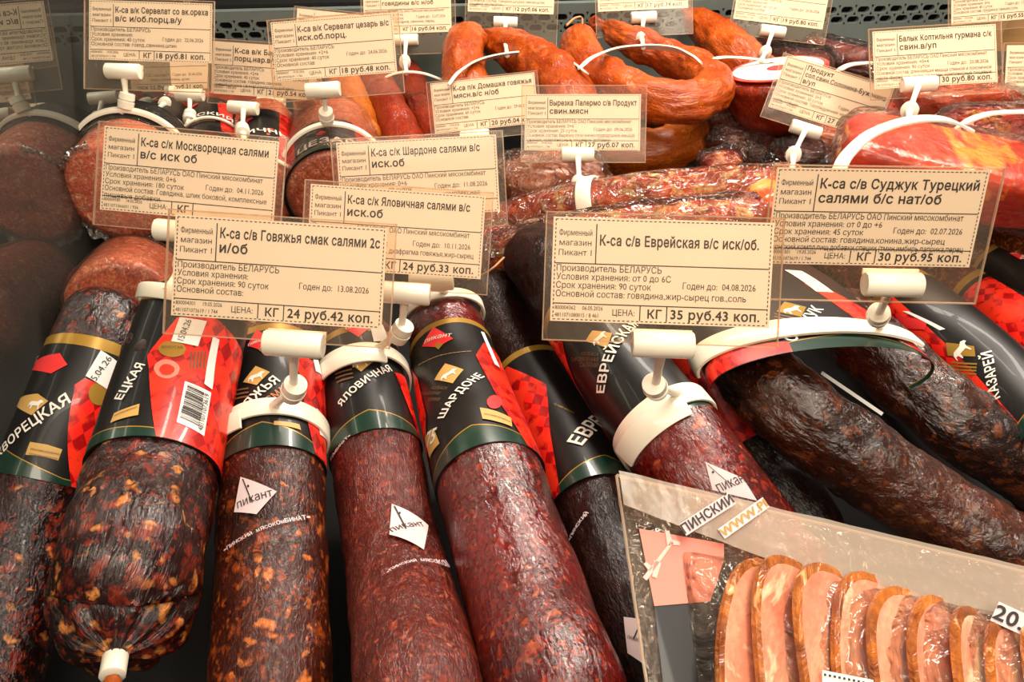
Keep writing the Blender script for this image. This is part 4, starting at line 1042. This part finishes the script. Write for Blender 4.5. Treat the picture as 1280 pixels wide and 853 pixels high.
def card_parts(C, root, d, small=False):
    mb = MB(); o = C.p(0, 1, -0.0001); mb.box(o, C.X * CW, C.Y * CH, C.N * 0.0003, M['paper']); cd = build(mb, 'paper_card', root, smooth=False)
    mb = MB(); K = M['ink_black']; w_ = 0.00032; t = 0.004
    if not small:
        n = 46
        for i in range(n): C.quad(mb, .012 + .976 * i / n, .018, .012 + .976 * (i + .55) / n, .018 + .009, K, w_); C.quad(mb, .012 + .976 * i / n, .976, .012 + .976 * (i + .55) / n, .985, K, w_)
        for i in range(24): C.quad(mb, .010, .02 + .96 * i / 24, .0145, .02 + .96 * (i + .55) / 24, K, w_); C.quad(mb, .985, .02 + .96 * i / 24, .9895, .02 + .96 * (i + .55) / 24, K, w_)
    C.quad(mb, .012, .436, .985, .446, K, w_); C.quad(mb, .012, .822, .985, .832, K, w_)
    C.quad(mb, .196, .06, .201, .44, K, w_); C.quad(mb, .408, .83, .413, .975, K, w_); C.quad(mb, .530, .83, .535, .975, K, w_)
    for k, tx in enumerate(('Фирменный', 'магазин', 'Пикант 1')): C.text(mb, tx, .104, .175 + .095 * k, .080, center=True, maxw=.150)
    tl = d['t']
    v0 = .26 if len(tl) == 1 else (.20 if len(tl) == 2 else .145)
    for k, tx in enumerate(tl): C.text(mb, tx, .215, v0 + (.145 if len(tl) < 3 else .125) * k, .135 if len(tl) < 3 else .12, True, d.get('mw', .75 if len(tx) > 22 else None))
    for k, tx in enumerate(d['i']): C.text(mb, tx, .022, .515 + .082 * k, .088, maxw=None if len(tx) < 50 else .93)
    C.text(mb, 'Годен до:  ' + d['d'], .60, .655, .088, maxw=.33)
    C.text(mb, d.get('n', '800004301     19.05.2026'), .020, .885, .055, maxw=.22); C.text(mb, d.get('m', '4811071073619 / 1 744'), .020, .955, .055, maxw=.20)
    C.text(mb, 'ЦЕНА:', .285, .930, .085); C.text(mb, 'КГ', .445, .945, .115, True); C.text(mb, d['p'], .550, .945, .125, True, .425)
    if d.get('p2'): C.text(mb, d['p2'], .70, 1.05, .10, True)
    pr = build(mb, 'printed_lettering', cd, smooth=False)
    # clear sleeve: front and back leaf with welded edge
    mb = MB(); L0, R0, T0, B0 = d.get('sl', (-.035, 1.045, -.05, 1.19))
    def leaf(wz, bow):
        vs = []; nx, ny = 10, 6
        for j in range(ny + 1):
            for i in range(nx + 1):
                u = L0 + (R0 - L0) * i / nx; v = T0 + (B0 - T0) * j / ny; b = bow * math.sin(PI * i / nx) * math.sin(PI * j / ny)
                vs.append(C.p(u, v, wz + b))
        mb.add(vs, [(j * (nx + 1) + i, (j + 1) * (nx + 1) + i, (j + 1) * (nx + 1) + i + 1, j * (nx + 1) + i + 1) for j in range(ny) for i in range(nx)], M['sleeve'])
    leaf(.0007, .0006); leaf(-.0006, -.0004)
    for (u0, v0, u1, v1) in ((L0, T0, R0, T0 + .012), (L0, B0 - .012, R0, B0), (L0, T0, L0 + .006, B0), (R0 - .006, T0, R0, B0)):
        mb.box(C.p(u0, v1, -.0006), C.X * ((u1 - u0) * CW), C.Y * ((v1 - v0) * CH), C.N * .0013, M['pouch_edge'])
    build(mb, 'plastic_sleeve', root)

def clip_parts(root, X, Nn, rc, sw, top, teeth=False):
    """roll that grips the sleeve, stem, swivel and neck"""
    P = M['plastic']; Lr, Rr = .0265, .0060
    mb = MB(); a = rc - X * Lr / 2; b = rc + X * Lr / 2
    mb.lathe(a, b, [(0, Rr * .62), (0.0, Rr * .9), (.03, Rr), (.97, Rr), (1, Rr * .9), (1.0, Rr * .62)], P, 28)
    upv = Nn.cross(X).normalized()
    mb.box(a + upv * Rr * .55 - Nn * Rr * .9, X * Lr, upv * .0030, Nn * .0012, P)
    mb.box(a + upv * Rr * .62 - Nn * Rr * .25, X * Lr * .96, upv * .0014, Nn * .0045, P)
    build(mb, 'clip_roll', root)
    d = (sw - rc).normalized(); mb = MB(); mb.lathe(rc + d * Rr * .8, sw, [(0, .0026), (.5, .0020), (1, .0022)], P, 14); build(mb, 'stem', root)
    d2 = (top - sw).normalized(); ax_ = (d + d2).normalized(); mb = MB(); h = .0062
    mb.lathe(sw - ax_ * h, sw + ax_ * h, [(0, .0045), (.02, .0056), (.40, .0060), (.42, .0052), (.50, .0052), (.52, .0062), (.96, .0058), (1, .0040)], P, 26); build(mb, 'swivel_joint', root)
    mb = MB(); mb.lathe(sw + d2 * .004, top, [(0, .0030), (.5, .0020), (1, .0026)], P, 14); build(mb, 'neck', root)

def band(pts, normals, width, thick, root, name='clip_ring', teeth=False, taper=False):
    """flat strap: pts centre line, width across it, thick along the normal"""
    mb = MB(); vs = []; n = len(pts)
    for i, p in enumerate(pts):
        Tn = (pts[min(n - 1, i + 1)] - pts[max(0, i - 1)]).normalized(); N = (normals[i] - Tn * normals[i].dot(Tn)).normalized(); W = Tn.cross(N)
        k = 1.0
        if taper: k = min(1, .35 + 3.0 * min(i, n - 1 - i) / n)
        w2 = width * k / 2
        for (a, b) in ((-w2, 0), (-w2, thick * .7), (-w2 * .8, thick), (w2 * .8, thick), (w2, thick * .7), (w2, 0)): vs.append(p + W * a + N * b)
        if teeth and i % 3 == 0 and 2 < i < n - 2:
            o = p + W * w2 + N * 0; mb.box(o, W * .0016, Tn * .0010, N * thick, M['plastic'])
    fs = [(i * 6 + k, (i + 1) * 6 + k, (i + 1) * 6 + (k + 1) % 6, i * 6 + (k + 1) % 6) for i in range(n - 1) for k in range(6)]
    fs += [tuple(range(6))[::-1], tuple((n - 1) * 6 + k for k in range(6))]
    mb.add(vs, fs, M['plastic']); return build(mb, name, root)

def tube_ring(T, d, root, lo=-2.2, hi=2.2, gap=.0016, width=.0095, thick=.0016, tilt=0.0, ctr=0.0, lap=None, **kw):
    al = frange(lo, hi, 60); pts = []; nm = []
    for a in al:
        dd = d + tilt * math.sin(a - ctr); p, r, Tn, N, B = T.samp(dd)
        pts.append(T.surf(a, dd, gap)); nm.append((pts[-1] - p).normalized())
    o = band(pts, nm, width, thick, root, **kw)
    if lap:
        al = frange(lap[0], lap[1], 24)
        pts = [T.surf(a, d - .006, gap + .0018) for a in al]; nm = [(p - T.samp(d)[0]).normalized() for p in pts]
        band(pts, nm, width, thick, root, name='overlapping_ring_end')
    return o

TAGS = []
def tag(label, cs, d, roll=None, sw=None, ring=None, fwd=.006, small=False, group=None):
    """cs None: a clip without its own visible card"""
    C = Card(cs) if cs else None
    top, anchor = None, None
    loc = C.c - C.Y * CH / 2 if C else at(*roll[:2], ring['Z'])
    if ring and 'T' in ring:
        T = ring['T']; dd = ring['d'] if 'd' in ring else T.near_s(*ring['px'], ring.get('ang', 0)); top = T.surf(ring.get('ang', 0), dd, .003)
    elif ring and 'poly' in ring:
        top = at(*ring['top'])
    base = top if top is not None else loc
    r = thing('price_tag' if cs else 'tag_clip', label, 'price tag' if cs else 'clip', base, group)
    if C: card_parts(C, r, d, small)
    if roll:
        if C:
            # put the roll on the lower edge of the sleeve plane, a little in front
            dr = (CR @ Vector(((roll[0] - 640) / F, -(roll[1] - 426.5) / F, -1))); t = (C.c - CP).dot(C.N) / dr.dot(C.N); rc = CP + dr * t + C.N * .0035
            X, Nn = C.X, C.N
        else: rc = at(roll[0], roll[1], ring['Z']); X = CR @ Vector((1, -.02, 0)); Nn = CR @ Vector((0, 0, 1))
        Zr = proj(rc)[2]
        if top is None: top = rc - Vector((0, 0, .04))
        Zt = proj(top)[2]; swp = at(sw[0], sw[1], Zr + (Zt - Zr) * .55)
        clip_parts(r, X, Nn, rc, swp, top)
    if ring and 'T' in ring:
        kw = {k: v for k, v in ring.items() if k in ('lo', 'hi', 'gap', 'width', 'thick', 'tilt', 'teeth', 'lap', 'taper', 'ctr')}
        tube_ring(ring['T'], dd, r, **kw)
    elif ring and 'poly' in ring:
        pp = [at(*q) for q in ring['poly']]; sp, L = spline([(p, 1) for p in pp], 48)
        vw = (CR @ Vector((0, 0.75, 0.65))).normalized() if 'nrm' not in ring else ring['nrm']
        cen = sum((q.xyz for q in sp), Vector()) / len(sp) - Vector((0, 0, .02))
        band([q.xyz for q in sp], [((q.xyz - cen).normalized() + Vector((0, 0, 0.6))).normalized() for q in sp], ring.get('width', .006), ring.get('thick', .0018), r, taper=ring.get('taper', True))
    return r

def G(k): return FRONT[k][0]
I0 = ['Производитель БЕЛАРУСЬ', 'Условия хранения:', 'Срок хранения: 90 суток', 'Основной состав:']
def info(cond, days, maker='', comp='', extra=None):
    l = ['Производитель БЕЛАРУСЬ' + maker, 'Условия хранения: ' + cond, 'Срок хранения: %s суток' % days, 'Основной состав: ' + comp]
    return l + ([extra] if extra else [])
OAO = ' ОАО Пинский мясокомбинат'
tag('price tag reading 24 руб.42 коп. with a dashed border, clipped to the brown salami at front', [(222, 267), (484, 286), (477, 411), (212, 396)],
    dict(t=['К-са с/в Говяжья смак салями 2с', 'и/об'], i=I0, d='13.08.2026', p='24 руб.42 коп.', mw=.755), (370, 430), (367, 487), dict(T=G('S3'), px=(345, 512), lo=-2.4, hi=2.4, width=.0105, gap=.002, ang=.2, lap=(-1.9, -.35)))
tag('price tag reading 35 руб.43 коп., front and centre right, clipped to the near-black salami', [(694, 273), (967, 278), (963, 411), (685, 399)],
    dict(t=['К-са с/в Еврейская в/с иск/об.'], i=info('от 0 до 6С', 90, '', 'говядина,жир-сырец гов.,соль'), d='04.08.2026', p='35 руб.43 коп.', n='800004362     06.05.2026', m='4811071080015 / 8 461', mw=.72), (827, 430), (819, 484), dict(T=G('S7'), px=(822, 518), ang=.05, lo=-2.3, hi=2.4, width=.013, gap=.002, lap=(-1.6, .0)))
tag('slanted price tag reading 30 руб.95 коп. above the horseshoe sausage', [(974, 216), (1243, 213), (1208, 331), (952, 326)],
    dict(t=['К-са с/в Суджук Турецкий', 'салями б/с нат/об'], i=info('от 0 до +6', 45, OAO, 'говядина,конина,жир-сырец', 'конский,компл.пищ.добавки,специи (тмин,имбирь,паприка,перец'), d='02.07.2026', p='30 руб.95 коп.', sl=(-.02, 1.07, -.03, 1.40)), (1112, 353), (1098, 394), dict(T=Tw, px=(1040, 425), ang=.62, d=Tw.L * .18, lo=-1.75, hi=1.10, gap=.003, width=.016, thick=.0022, tilt=-.004))
tag('price tag reading 24 руб.33 коп., half covered by the 24 руб.42 one', [(389, 233), (608, 247), (602, 347), (381, 332)],
    dict(t=['К-са с/к Яловичная салями в/с', 'иск.об'], i=info('0+6', 90, OAO, 'говядина, диафрагма говяжья,жир-сырец'), d='10.11.2026', p='24 руб.33 коп.', mw=.70), (508, 367), (501, 415), dict(T=G('S4'), px=(447, 448), ang=.4, lo=-2.2, hi=2.3, width=.010, gap=.0035, lap=(-1.5, .55)))
tag('price tag naming Шардоне салями, tucked behind the 24 руб.33 one', [(420, 180), (621, 169), (625, 263), (426, 274)],
    dict(t=['К-са с/к Шардоне салями в/с', 'иск.об'], i=info('0+6', 90, OAO, 'говядина, шпик, комплексная'), d='11.08.2026', p='', mw=.68), (540, 352), (548, 352), dict(T=G('S5'), px=(552, 372), ang=.05, lo=-2.3, hi=2.3, width=.007, gap=.0025))
tag('price tag naming Москворецкая салями, in front of the big pink salami', [(132, 156), (350, 178), (341, 280), (124, 264)],
    dict(t=['К-са с/к Москворецкая салями', 'в/с иск об'], i=info('0+6', 180, OAO, 'Говядина, шпик боковой, комплексные', 'пищевые добавки.'), d='04.11.2026', p='', n='800004189     14.05.2026', m='4811071066601 / 936', mw=.73), (228, 290), (232, 325), dict(T=G('S2'), px=(250, 372), ang=0, lo=-2.4, hi=2.4, width=.008, gap=.003))
tag('price tag reading 18 руб.81 коп. at the top left, clipped to the big pink salami', [(112, 1), (267, 5), (264, 78), (110, 74)],
    dict(t=['К-са в/к Сервелат со вк.ореха', 'в/с и/об.порц.в/у'], i=info('', 40, '', 'говяд.,свинина,шпик'), d='22.06.2026', p='18 руб.81 коп.', sl=(-.04, 1.02, -.04, 1.50)), (157, 91), (158, 126), dict(T=G('B1'), px=(160, 150), ang=.05, lo=-1.9, hi=1.9, width=.006, gap=.004, thick=.003))
tag('greyish price tag reading 19 руб.21 коп., lowest at the top left behind another', [(150, 62), (262, 56), (258, 112), (148, 118)],
    dict(t=['К-са в/к Сервелат Кремлёвский', 'в/с и/об'], i=info('0+6', 40, '', 'говядина, свинина, шпик'), d='25.06.2026', p='19 руб.21 коп.'), (206, 116), (206, 129), dict(T=G('B6'), px=(205, 148), ang=.1, lo=-1.5, hi=1.5, width=.006, gap=.002, teeth=True), small=True)
tag('price tag reading 21 руб.54 коп., partly hidden behind the tilted 18 руб.48 one', [(268, 48), (398, 58), (392, 127), (264, 121)],
    dict(t=['К-са в/к Барбекю', 'порц.нар.в/у'], i=info('+2+6', 40, '', 'говядина,свинина,', 'соевый,шкурка свиная,компл.пищ.добавки'), d='25.06.2026', p='21 руб.54 коп.'), (306, 136), (303, 163), dict(T=G('B4'), px=(322, 205), ang=-.2, lo=-1.6, hi=1.6, width=.005, gap=.003), small=True)
tag('tilted price tag reading 18 руб.48 коп., clipped to the salami lettered ЦЕЗАРЬ', [(338, 30), (492, 17), (496, 89), (344, 101)],
    dict(t=['К-са в/к Сервелат цезарь в/с', 'иск.об.порц.'], i=info('+2+6', 40), d='24.06.2026', p='18 руб.48 коп.', sl=(-.03, 1.05, -.04, 1.36)), (405, 114), (408, 145), dict(T=G('B3'), px=(412, 162), ang=.0, lo=-1.9, hi=1.9, width=.007, gap=.004, thick=.0025))
tag('price tag reading 16 руб.04 коп. against the slotted wall, above the ringed dark red sausage', [(456, -10), (566, -15), (562, 38), (453, 45)],
    dict(t=['К-са п/к Деревенская из', 'говядины в/с н/об'], i=info('+2+6', 60, OAO, 'говядина, свинина, перец'), d='12.07.2026', p='16 руб.04 коп.', sl=(-.03, 1.05, -.04, 1.5)), (508, 51), (506, 77), dict(top=(508, 91, .80), poly=[(466, 148, .78), (459, 128, .79), (468, 108, .80), (488, 95, .80), (508, 91, .80), (530, 93, .80), (553, 101, .80)], width=.006), small=True)
tag('price tag almost hidden behind the tilted 18 руб.48 one, only its top showing', [(372, 11), (482, 22), (477, 75), (367, 64)],
    dict(t=[''], i=info('+2+6', 40), d='20.06.2026', p=''), (412, 98), (412, 112), dict(top=(412, 116, .84), poly=[(371, 152, .80), (374, 134, .82), (390, 120, .84), (412, 116, .84), (436, 118, .84), (452, 134, .82), (457, 155, .80)], width=.006), small=True)
tag('price tag reading 12 руб.06 коп. at the top edge above the pinched orange sausage', [(585, -37), (696, -34), (691, 17), (585, 13)],
    dict(t=['К-са п/к Домашняя', 'в/с н/об'], i=info('+2+6', 60, '', 'говядина,шкурка свиная,шпик', 'пищевой эмульгатор'), d='12.07.2026', p='12 руб.06 коп.', sl=(-.03, 1.05, -.04, 1.9)), (632, 29), (631, 51), dict(top=(634, 69, .80), poly=[(561, 107, .72), (575, 90, .74), (598, 77, .77), (634, 69, .80), (680, 67, .80), (712, 78, .77), (734, 93, .73)], width=.008), small=True)
tag('price tag reading 17 руб.74 коп. at the top edge above the large looped sausage', [(746, -39), (861, -45), (859, 8), (747, 14)],
    dict(t=['К-са п/к Украинская', 'в/с н/об'], i=info('+2+6', 60, '', 'говядина, свинина'), d='10.07.2026', p='17 руб.74 коп.', sl=(-.03, 1.05, -.04, 1.6)), (804, 23), (802, 47), dict(top=(804, 59, .79), poly=[(724, 87, .69), (742, 72, .72), (770, 62, .76), (804, 59, .79), (842, 62, .78), (866, 72, .75), (876, 80, .73)], width=.008), small=True)
tag('price tag reading 19 руб.80 коп. at the top edge, above the ham stick', [(929, -28), (1045, -20), (1022, 34), (913, 24)],
    dict(t=['К-са в/к Балыковая', 'в/с н/об'], i=info('', 60), d='20.06.2026', p='19 руб.80 коп.', sl=(-.03, 1.05, -.04, 1.35)), (965, 40), (957, 65), dict(top=(952, 75, .78), poly=[(878, 79, .76), (900, 73, .77), (925, 73, .78), (952, 76, .78), (985, 82, .77)], width=.006), small=True)
tag('price tag reading 14 руб.62 коп. at the top edge, left of the 15 руб.55 one', [(1082, -18), (1175, -24), (1156, 30), (1074, 38)],
    dict(t=['Шпик', 'солёный'], i=info('0+6', 30), d='14.06.2026', p='14 руб.62 коп.'), None, None, dict(top=(1065, 80, .84), poly=[(1043, 92, .84), (1062, 82, .85), (1090, 79, .86)], width=.007), small=True)
tag('price tag reading 15 руб.55 коп. in the top right corner', [(1192, -26), (1302, -36), (1300, 22), (1187, 34)],
    dict(t=['Грудинка', 'с/к'], i=info('0+6', 40, '', 'грудинка свиная,соль'), d='11.06.2026', p='15 руб.55 коп.'), None, None, None, small=True)
tag('price tag reading 30 руб.80 коп. in front of the cardboard box', [(1090, 42), (1244, 33), (1249, 100), (1092, 109)],
    dict(t=['Балык Коптильня гурмана с/к', 'свин.в/уп'], i=info('+0+4', 90, OAO, 'длиннейшая мышца спинной и поясничной', 'части (филейной части) свинины, комплексные пищевые'), d='20.08.2026', p='30 руб.80 коп.'), (1146, 107), (1137, 138), dict(top=(1136, 152, .53), poly=[(1048, 216, .52), (1060, 194, .525), (1090, 168, .53), (1136, 152, .53), (1180, 151, .535), (1212, 164, .54)], width=.010, thick=.002, taper=False))
tag('price tag cut off by the right edge of the picture, beside the 30 руб.80 one', [(1260, 57), (1385, 55), (1382, 118), (1254, 119)],
    dict(t=[''], i=info('0+6', 30), d='20.07.2026', p=''), (1320, 124), (1318, 136), dict(top=(1318, 143, .64), poly=[(1194, 163, .63), (1215, 150, .63), (1250, 142, .64), (1318, 143, .64), (1350, 160, .63)], width=.009), small=True)
tag('pinkish tilted price tag reading 27 руб.38 коп. above the dark filmed meat', [(991, 76), (1126, 110), (1086, 168), (951, 134)],
    dict(t=['Продукт', 'сол.свин.Солонина-Буженина', 'в/уп'], i=info('0+5', 30, '', 'Тазобедренная часть свинины, в', 'соль, специи'), d='30.06.2026', p='27 руб.38 коп.', sl=(-.04, 1.03, -.03, 1.22)), (1006, 163), (992, 193), dict(top=(990, 214, .585), poly=[(1000, 240, .56), (993, 224, .58), (990, 214, .585), (975, 218, .59)], width=.008))
tag('price tag reading 27 руб.07 коп. in front of the large looped sausage', [(658, 121), (804, 117), (798, 187), (653, 187)],
    dict(t=['Вырезка Палермо с/в Продукт', 'свин.мясн'], i=info('0+6', 25, OAO, 'Вырезка (пояснично-подвздошная мышца)', 'свиная, комплексные пищевые добавки'), d='09.06.2026', p='27 руб.07 коп.', sl=(-.03, 1.05, -.16, 1.22)), (722, 194), (724, 229), dict(T=G('M2'), px=(734, 251), ang=.0, lo=-1.6, hi=1.6, width=.012, gap=.003, thick=.0018))
tag('tilted price tag reading 20 руб.04 коп., left of the 27 руб.07 one', [(540, 109), (672, 90), (671, 151), (540, 166)],
    dict(t=['К-са п/к Домашка говяжья', 'мясн.в/с н/об'], i=info('+2+6', 60), d='29.06.2026', p='20 руб.04 коп.', sl=(-.04, 1.03, -.03, 1.2)), (594, 172), (596, 190), None)
tag('bare white clip without a card, roll left of the ring on the salami ending ЕВСКИЙ', None, {}, (237, 119), (237, 146), dict(T=G('B5'), px=(242, 160), ang=-.55, lo=-1.5, hi=1.5, width=.005, gap=.003, Z=.78))
tag('bare white clip without a card, right of the middle of the lettered back salamis', None, {}, (339, 128), (340, 150), dict(top=(338, 165, .78), Z=.80, poly=[(300, 192, .74), (312, 172, .76), (338, 164, .78), (355, 175, .77), (366, 200, .75)], width=.005))

# ---------------------------------------------------------------- pouch of sliced pork in the lower right
q = [at(770, 596, .352), at(1430, 752, .340), at(1520, 1040, .280), at(826, 985, .285)]
root = thing('sliced_pork_pouch', 'clear vacuum pouch of sliced roast pork lying across the lower right corner', 'package', q[3] - Vector((0, 0, .01)))
def bil(u, v, h=0):
    p = q[0].lerp(q[1], u).lerp(q[3].lerp(q[2], u), v); return p
PN = (q[1] - q[0]).cross(q[0] - q[3]).normalized()
if PN.dot(CP - q[0]) < 0: PN = -PN
def sheet(name, base, bulge, mat, amp, sd, u0=0, u1=1, v0=0, v1=1, nx=110, ny=70):
    vs = []
    for j in range(ny + 1):
        for i in range(nx + 1):
            u = u0 + (u1 - u0) * i / nx; v = v0 + (v1 - v0) * j / ny
            f = max(0, math.sin(PI * min(1, max(0, (u - .10) / .9)))) ** .35 * max(0, math.sin(PI * min(1, max(0, (v - .24) / .76)))) ** .35
            n_ = Vector((u * 9 + sd, v * 5, 0)); h = bulge * f + amp * (abs(noise.noise(n_)) + .5 * abs(noise.noise(n_ * 2.6))) * (.35 + f)
            vs.append(bil(u, v) + PN * (base + h))
    mb = MB(); mb.add(vs, [(j * (nx + 1) + i, (j + 1) * (nx + 1) + i, (j + 1) * (nx + 1) + i + 1, j * (nx + 1) + i + 1) for j in range(ny) for i in range(nx)], mat)
    return build(mb, name, root, auto=False)
sheet('front_film', .0006, .014, M['pouch'], .0035, 2)
sheet('back_film', -.0008, -.003, M['pouch'], .001, 9)
# sealed welt along the top and the left edge
def pl(px, py, h):                     # point of the pouch plane seen at a pixel, raised by h
    dr = (CR @ Vector(((px - 640) / F, -(py - 426.5) / F, -1))); t = (q[0] + PN * h - CP).dot(PN) / dr.dot(PN); return CP + dr * t
mb = MB(); nx = 60; vs = []
for i in range(nx + 1):
    u = i / nx; top = bil(u, 0); w2 = .13 + .14 * min(1, u * 2.5)
    for k, vv in enumerate((0, w2 * .33, w2 * .66, w2)): vs.append(bil(u, vv) + PN * (.0062 + .0012 * noise.noise(Vector((u * 14, vv * 8, 3)))))
mb.add(vs, [(i * 4 + k, i * 4 + k + 1, (i + 1) * 4 + k + 1, (i + 1) * 4 + k) for i in range(nx) for k in range(3)], M['pouch_edge']); build(mb, 'sealed_welt', root, auto=False)
mb = MB()
for (a, b) in ((0, 1), (0, 3)):
    sp = [q[a].lerp(q[b], i / 30) + PN * (.0012 + .0008 * noise.noise(Vector((i * .5, a + b, 1)))) for i in range(31)]
    for i in range(30): mb.cyl(sp[i], sp[i + 1], .0007, .0007, M['pouch_edge'], 6, False)
build(mb, 'pouch_rim', root)
# pork slices: tilted, shingled slabs with a browned rim
Ux = (CR @ Vector((1, -.16, 0))); Ux = (Ux - PN * Ux.dot(PN)).normalized(); Uy = PN.cross(Ux).normalized()
tops = [(928, 706), (972, 704), (1020, 712), (1064, 722), (1108, 738), (1152, 752), (1198, 768), (1244, 780), (1290, 794), (1338, 806)]
for i, (tx, ty) in enumerate(tops):
    random.seed(40 + i); al = math.radians(30 + random.uniform(-5, 5)); ro = random.uniform(-.14, .04)
    Xn = (Ux * math.cos(al) - PN * math.sin(al)); Nn = (PN * math.cos(al) + Ux * math.sin(al)); Yn = Uy
    hw, hh, th = .029 + random.uniform(-.001, .003), .052, .0036
    ctr = pl(tx + 10, ty, .006) - Uy * hh * .98 + Ux * .006
    out = []
    for k in range(40):
        a = 2 * PI * k / 40; ca, sa = math.cos(a), math.sin(a)
        x = math.copysign(abs(ca) ** .75, ca) * hw; y = math.copysign(abs(sa) ** .8, sa) * hh
        kk = 1 + .05 * noise.noise(Vector((ca * 1.5 + i * 3, sa * 1.5, 0))); x += ro * y
        out.append((x * kk, y * kk))
    vs = []; fs = []; mats = []
    rings = [(0.80, th / 2), (.93, th / 2), (1.0, th * .30), (1.0, -th * .30), (.93, -th / 2)]
    mb = MB()
    V = [ctr + Xn * x * s_ + Yn * y * s_ + Nn * z for s_, z in rings for x, y in out]
    N_ = 40
    Fr = [(j * N_ + k, (j + 1) * N_ + k, (j + 1) * N_ + (k + 1) % N_, j * N_ + (k + 1) % N_) for j in (1, 2, 3) for k in range(N_)]
    mb.add(V, Fr, M['slice_rim'])
    mb.add(V, [(k, N_ + k, N_ + (k + 1) % N_, (k + 1) % N_) for k in range(N_)] + [tuple(range(N_)), tuple(4 * N_ + k for k in range(N_))[::-1]], M['slice_face'])
    o = build(mb, 'pork_slice', root, auto=True)
# printed insert with sprig, black block and strips
def plate(name, px, mat, h, extra=None, lift=0):
    mb = MB(); top_ = [pl(x, y, h) for x, y in px]; bot = [p - PN * .0003 for p in top_]; n = len(px)
    mb.add(top_ + bot, [tuple(range(n))[::-1], tuple(range(n, 2 * n))] + [(k, (k + 1) % n, n + (k + 1) % n, n + k) for k in range(n)], mat)
    if extra: extra(mb)
    return build(mb, name, root, smooth=False)
def sprig(mb):
    def ln(a, b, w_):
        A, B = pl(*a, .0030), pl(*b, .0030); d = (B - A).normalized(); s_ = PN.cross(d) * w_; mb.add([A - s_, B - s_ * .6, B + s_ * .6, A + s_], [(0, 1, 2, 3)], M['ink_pink2'])
    ln((806, 724), (840, 678), .0010); ln((822, 702), (818, 722), .0016); ln((838, 682), (834, 664), .0014); ln((840, 678), (850, 680), .0012); ln((814, 712), (806, 704), .0012)
M['ink_pink2'] = plain('pale_pink_print', (240, 190, 176), 0.5)
plate('pink_printed_insert', [(799, 661), (905, 680), (905, 700), (888, 752), (818, 758)], M['ink_pink'], .0025, sprig)
plate('black_printed_insert', [(818, 758), (884, 754), (892, 900), (834, 900)], M['label_black'], .0020)
def strip(name, a, b, hpx, txt, mat, tmat, sc=.78, hh=.0075):
    A = Vector(a); B = Vector(b); d = (B - A).normalized(); n_ = Vector((d.y, -d.x))
    c = [A, B, B + n_ * hpx, A + n_ * hpx]
    def ex(mb):
        O = pl(*(A + n_ * hpx * .18), hh + .0004); E = pl(*(B + n_ * hpx * .18), hh + .0004); H = pl(*(A + n_ * hpx * .9), hh + .0004)
        X = (E - O); Y = (H - O); v, f, wd = text2d(txt, True, 3)
        hmax = .72; mb.add([O + X * (x / wd) + Y * (y / hmax) for x, y in v], f, tmat)
    plate(name, [tuple(k) for k in c], mat, hh, ex)
strip('printed_strip', (858, 670), (920, 630), 17, 'ПИНСКИЙ', M['ink_lilac'], M['ink_black'])
strip('printed_strip', (906, 674), (962, 634), 15, 'WWW.PI', M['ink_lilac'], M['gold'])
strip('date_print', (1238, 776), (1290, 800), 26, '20.0', M['ink_lilac'], M['ink_black'], hh=.016)
plate('paper_corner_label', [(1028, 838), (1130, 858), (1130, 905), (1028, 905)], M['paper'], .0215, lambda mb: [mb.add([pl(1030 + 6 * k, 842 + 1.2 * k, .0218), pl(1033 + 6 * k, 842.6 + 1.2 * k, .0218), pl(1033 + 6 * k, 845.6 + 1.2 * k, .0218), pl(1030 + 6 * k, 845 + 1.2 * k, .0218)], [(0, 1, 2, 3)], M['ink_black']) for k in range(16)])

# ---------------------------------------------------------------- repeats carry a common group
GROUPS = {'price_tag': 'price tags in clear sleeves on white clips', 'tag_clip': 'bare white tag clips', 'salami': 'dry salamis in printed wrappers', 'cooked_salami': 'thick salamis in the back left rows',
          'smoked_sausage': 'orange and red smoked sausages', 'looped_sausage': 'smoked sausage loops', 'smoked_loin': 'filmed smoked loin strips', 'pork_cut': 'cuts of pork at the right', 'filmed_dark_meat': 'dark dried meat in film'}
for o in SC.objects:
    if o.parent is None and 'label' in o and o.name.split('.')[0] in GROUPS: o['group'] = GROUPS[o.name.split('.')[0]]
